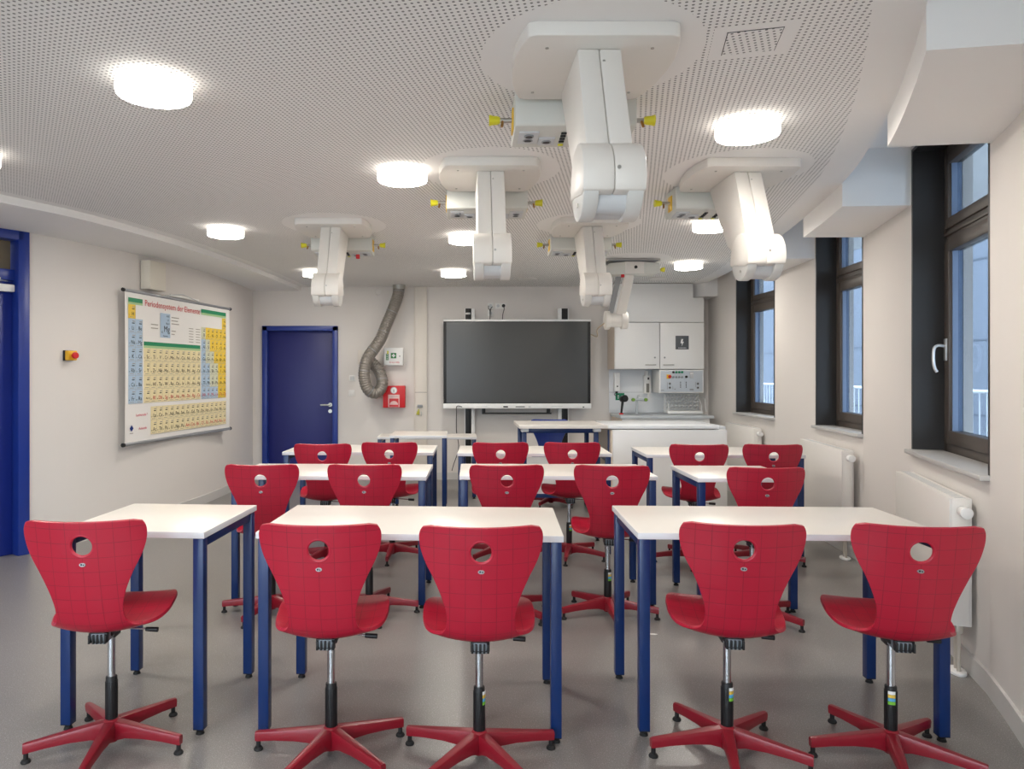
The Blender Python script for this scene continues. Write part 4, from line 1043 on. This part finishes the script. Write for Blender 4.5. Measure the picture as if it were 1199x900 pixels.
for px in (784.3, 817.2):
    for py in (449, 453.7):
        knob(px, py, .016, greyp, .010, 'jack'); knob(px, py, .008, black, .012, 'jack')
for px in (797, 803.6):
    for k in range(4): knob(px, 447.3+k*1.95, .0065, black, .006, 'jack')
q = bmnew()
for (px, py, w, h) in ((781.5, 451.5, .006, .09), (788, 453.8, .006, .04), (790.5, 455.5, .02, .012), (776, 456.8, .04, .010), (810, 456, .05, .02), (814.5, 450, .004, .07)): box(q, (kx(px), yf-.001, kz(py)), (w, .002, h))
obj('marking', q, greyp, pf)
# counter
YS_, YSB = 9.10, YB
wx_ = lambda px: (px-537)*YS_/850
sc = thing('sink_counter', 'pale grey lab counter with sink under the wall cabinet', 'counter')
q = bmnew(); box(q, ((2.035+3.21)/2, (YS_+YB)/2-.005, .872), (3.21-2.035, YB-YS_-.01, .036), .004); box(q, (2.30, 9.38, .8915), (.34, .34, .003), .001, mi=1); obj('worktop', q, [mat('counter_grey', (196, 202, 206), .35), mat('basin_grey', (150, 156, 160), .35)], sc)
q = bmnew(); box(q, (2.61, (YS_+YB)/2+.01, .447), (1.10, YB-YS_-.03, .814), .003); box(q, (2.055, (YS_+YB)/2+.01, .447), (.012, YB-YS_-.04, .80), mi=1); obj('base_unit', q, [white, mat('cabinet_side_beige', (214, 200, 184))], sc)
q = bmnew(); box(q, ((XB(713)+XB(818))/2, YB-.010, (.895+1.475)/2), (XB(818)-XB(713), .018, 1.475-.895), .002); box(q, ((XB(713)+XB(772))/2, YB-.020, ZB(459)), (XB(772)-XB(713), .003, .004), mi=1); tag(obj('splashback', q, [mat('splash_white', (226, 229, 232), .3), greyp]), 'white splashback panel on the wall between sink counter and wall cabinet', 'wall panel')
# drying rack
YD = 9.60
rx = lambda px: (px-537)*YD/850
rz_ = lambda py: 1.422+(437-py)*YD/850
ra = thing('drying_rack', 'white wire drying rack with rows of pegs standing on the counter', 'drying rack')
q = bmnew(); X0, X1 = rx(777.5), rx(817.5); Zb, Zt = .893, rz_(461.5)
box(q, ((X0+X1)/2, 9.52, Zb+.022), (X1-X0, .22, .04), .006); obj('drip_tray', q, white, ra)
q = bmnew()
for xx in (X0+.01, X1-.01): tube(q, [(xx, 9.43, Zb+.03), (xx, 9.43, Zb+.12), (xx, 9.60, Zt), (xx, 9.62, Zb+.03)], .006, 8)
tube(q, [(X1-.01, 9.60, Zt), (X1+.04, 9.45, Zb+.2), (X1+.05, 9.43, Zb+.03)], .005, 8)
for k in range(5): z = Zb+.06+k*(Zt-Zb-.06)/4.0; tube(q, [(X0, 9.60, z), (X1, 9.60, z)], .005, 8)
for k in range(10): xx = X0+.02+k*(X1-X0-.04)/9; tube(q, [(xx, 9.605, Zb+.03), (xx, 9.605, Zt)], .0035, 6)
obj('wire_frame', q, white, ra)
q = bmnew()
for j in range(4):
    for k in range(9):
        xx = X0+.035+k*(X1-X0-.07)/8; z = Zb+.07+j*(Zt-Zb-.1)/3.2
        cyl(q, (xx, 9.60, z), (xx, 9.50, z+.035), .006, .005, 8); cyl(q, (xx, 9.51, z+.031), (xx, 9.50, z+.035), .010, n=8, mi=1)
o = obj('peg', q, [white, lgrey], ra); o['kind'] = 'stuff'
# tap, eye shower, dispensers
tp = thing('lab_tap', 'grey lab tap with two green handled outlets on the counter', 'tap')
tx, ty = (746-537)*9.5/850, 9.50
q = bmnew(); cyl(q, (tx, ty, .891), (tx, ty, 1.07), .016, n=16); cyl(q, (tx, ty, .891), (tx, ty, .90), .03, n=20); tube(q, [(tx-.04, ty-.01, 1.075), (tx, ty-.01, 1.08), (tx+.10, ty-.01, 1.075)], .018, 12); cyl(q, (tx, ty, 1.07), (tx+.02, ty-.02, 1.14), .014); obj('post', q, mat('tap_grey', (190, 196, 200), .35), tp)
for x in (tx-.055, tx+.11):
    q = bmnew(); cyl(q, (x, ty-.02, 1.078), (x, ty-.055, 1.078), .024, .02, 16); obj('tap_handle', q, mat('tap_green', (120, 160, 60), .45), tp)
ey_ = thing('eye_shower', 'black handheld eye shower on the counter by the green sign', 'eye shower')
exx = (730-537)*9.42/850
q = bmnew(); cyl(q, (exx-.025, 9.42, .905), (exx-.005, 9.42, 1.09), .013, .018, 14); obj('handle', q, black, ey_)
q = bmnew(); cyl(q, (exx-.01, 9.46, 1.085), (exx+.02, 9.38, 1.10), .042, .046, 20, bev=.006); obj('shower_head', q, black, ey_)
q = bmnew(); cyl(q, (exx-.025, 9.42, .890), (exx-.025, 9.42, .906), .030, .024, 18); obj('base', q, redm, ey_)
sg = thing('eye_wash_sign', 'small green eye wash sign on the splashback', 'sign')
q = bmnew(); gx, gz = XB(726), ZB(464.5); box(q, (gx-.004, YB-.021, gz+.004), (.118, .004, .095), .001); obj('plate', q, green, sg)
q = bmnew(); box(q, (gx-.027, YB-.0235, gz+.014), (.024, .002, .009)); box(q, (gx-.027, YB-.0235, gz-.012), (.008, .002, .022)); cyl(q, (gx+.026, YB-.0225, gz+.012), (gx+.026, YB-.0245, gz+.012), .008, n=14); box(q, (gx+.026, YB-.0235, gz-.014), (.016, .002, .014)); obj('pictogram', q, white, sg)
pd = thing('paper_dispenser', 'narrow white towel dispenser on the splashback above the green sign', 'dispenser')
q = bmnew(); px_ = XB(721); box(q, (px_, YB-.065, ZB(447)), (.075, .09, .25), .010); obj('housing', q, white, pd)
q = bmnew(); cyl(q, (px_, YB-.109, ZB(452)), (px_, YB-.114, ZB(452)), .010, n=12); obj('lock', q, dark, pd)
q = bmnew(); box(q, (px_, YB-.06, ZB(459)), (.03, .03, .03), .004); tube(q, catmull([(px_-.02, YB-.06, ZB(460)), (px_-.03, YB-.07, ZB(462)), (px_, YB-.07, ZB(463)), (px_+.02, YB-.06, ZB(461))], 5), .004, 6); obj('outlet', q, dark, pd)
so = thing('soap_dispenser', 'beige soap dispenser with dark window on the splashback beside the control panel', 'dispenser')
sxp = XB(756); q = bmnew(); box(q, (sxp, YB-.06, ZB(450)), (.085, .08, .24), .008); cyl(q, (sxp, YB-.055, ZB(440)), (sxp, YB-.055, ZB(434)), .03, .022, 18); obj('housing', q, whitem, so)
q = bmnew(); box(q, (sxp+.005, YB-.102, ZB(454)), (.04, .004, .12), .001); obj('window', q, mat('soap_window', (120, 118, 110), .3), so)
q = bmnew(); box(q, (sxp+.02, YB-.075, ZB(463.5)), (.018, .03, .09), .003); box(q, (sxp+.012, YB-.103, ZB(443)), (.02, .006, .03), mi=1); obj('lever', q, [white, dark], so)

# ------------------------------------------------------------------ radiators
def radiator(a, b, thick, label, i):
    a, b = Vector((*a, 0)), Vector((*b, 0)); ex = (b-a).normalized(); L = (b-a).length; ey = Vector((ex.y, -ex.x, 0))
    M = Matrix(((ex.x, ey.x, 0, a.x), (ex.y, ey.y, 0, a.y), (0, 0, 1, 0), (0, 0, 0, 1)))
    t = thing('radiator', label, 'radiator', (0, 0, 0), 0, 'panel radiators under the windows')
    Z0, Z1 = .235, .838
    q = bmnew(); box(q, (L/2, .008, (Z0+Z1)/2), (L, .016, Z1-Z0), .005); obj('front_panel', q, radm, t)
    q = bmnew(); box(q, (L/2, thick-.012, (Z0+Z1)/2), (L, .014, Z1-Z0-.02), .004)
    for k in range(16): box(q, (L*(k+.5)/16, thick/2, (Z0+Z1)/2), (.004, thick-.03, Z1-Z0-.06))
    obj('convector_core', q, radm, t)
    for x in (.006, L-.006):
        q = bmnew(); box(q, (x, thick/2, (Z0+Z1)/2), (.012, thick-.006, Z1-Z0-.012), .003); obj('side_cover', q, radm, t)
    q = bmnew(); box(q, (L/2, thick/2+.004, Z1-.004), (L-.01, thick-.012, .008), .002)
    for k in range(26): box(q, (L*(k+.5)/26, thick/2, Z1+.0004), (L/26*.45, thick-.05, .001), mi=1)
    obj('top_grille', q, [radm, lgrey], t)
    q = bmnew(); cyl(q, (-.001, thick*.5, Z1-.055), (-.03, thick*.5, Z1-.055), .014, n=16, mi=1); cyl(q, (-.025, thick*.5, Z1-.055), (-.085, thick*.5, Z1-.055), .024, .027, 24, bev=.004); obj('thermostat_valve', q, [white, steel], t)
    q = bmnew()
    for x in (.05, .09): cyl(q, (x, thick*.55, .0), (x, thick*.55, Z0), .009, n=14)
    box(q, (.07, thick*.55, Z0-.02), (.075, .03, .04), .006)
    pp = obj('feed_pipe', q, mat('pipe_beige', (196, 188, 176), .35, metal=.3), t)
    q = bmnew(); prism(q, [(.07+.062*math.cos(2*PI*k/28), thick*.55+.036*math.sin(2*PI*k/28)) for k in range(28)], 'z', 0, .014, bev=.003); obj('pipe_rosette', q, white, pp)
    for o in t.children_recursive: o.data.transform(M)
radiator((2.300, 3.40), (2.622, 4.35), .095, 'white panel radiator nearest the camera under the largest window', 0)
radiator((2.905, 5.50), (3.050, 6.48), .090, 'white panel radiator under the middle window', 1)
radiator((3.135, 7.70), (3.170, 8.62), .085, 'white panel radiator at the back beside the demonstration bench', 2)

# ------------------------------------------------------------------ light and camera
W = bpy.data.worlds.new('World'); SC.world = W; W.use_nodes = True
nt = W.node_tree; bg = nt.nodes['Background']
tcw = N(nt, 'ShaderNodeTexCoord'); spw = N(nt, 'ShaderNodeSeparateXYZ'); nt.links.new(tcw.outputs['Generated'], spw.inputs[0])
rw = N(nt, 'ShaderNodeValToRGB'); rw.color_ramp.elements[0].position = .48; rw.color_ramp.elements[0].color = (.35, .40, .45, 1)
rw.color_ramp.elements[1].position = .62; rw.color_ramp.elements[1].color = (.76, .88, 1.0, 1)
nt.links.new(M_(nt, 'ADD', M_(nt, 'MULTIPLY', spw.outputs[2], .5), .5), rw.inputs[0]); nt.links.new(rw.outputs[0], bg.inputs[0])
bg.inputs[1].default_value = 7.6

def portal(loc, rot, sx_, sy_):
    l = bpy.data.lights.new('window_portal', 'AREA'); l.shape = 'RECTANGLE'; l.size = sx_; l.size_y = sy_; l.cycles.is_portal = True
    o = bpy.data.objects.new('window_portal', l); COL.objects.link(o); o.location = loc; o.rotation_euler = rot
for (a, b) in RWIN: portal(((a+b)/2, -2.66, 1.67), (PI/2, 0, 0), b-a, 1.54)
for i in WINSEG:
    M, L = facet(i); p = M @ Vector((L/2, .36, (ZSILL+ZHEAD)/2)); ang = math.atan2(M[1][0], M[0][0])
    portal(p, (PI/2, 0, ang), L, ZHEAD-ZSILL)

cam = bpy.data.cameras.new('camera'); co = bpy.data.objects.new('camera', cam); COL.objects.link(co)
co.location = (0, 0, 1.422); co.rotation_euler = (PI/2, 0, 0)
cam.sensor_fit = 'HORIZONTAL'; cam.sensor_width = 36; cam.lens = 849/1199*36
cam.shift_x = (599.5-537)/1199; cam.shift_y = -(450-437)/1199
cam.clip_start = .05; cam.clip_end = 200
SC.camera = co
vs = SC.view_settings; vs.view_transform = 'Standard'; vs.look = 'None'; vs.gamma = 1; vs.use_curve_mapping = False; vs.exposure = 1.36
cy_ = SC.cycles
cy_.use_denoising = True; cy_.max_bounces = 8; cy_.diffuse_bounces = 5; cy_.sample_clamp_indirect = 6; cy_.transparent_max_bounces = 12
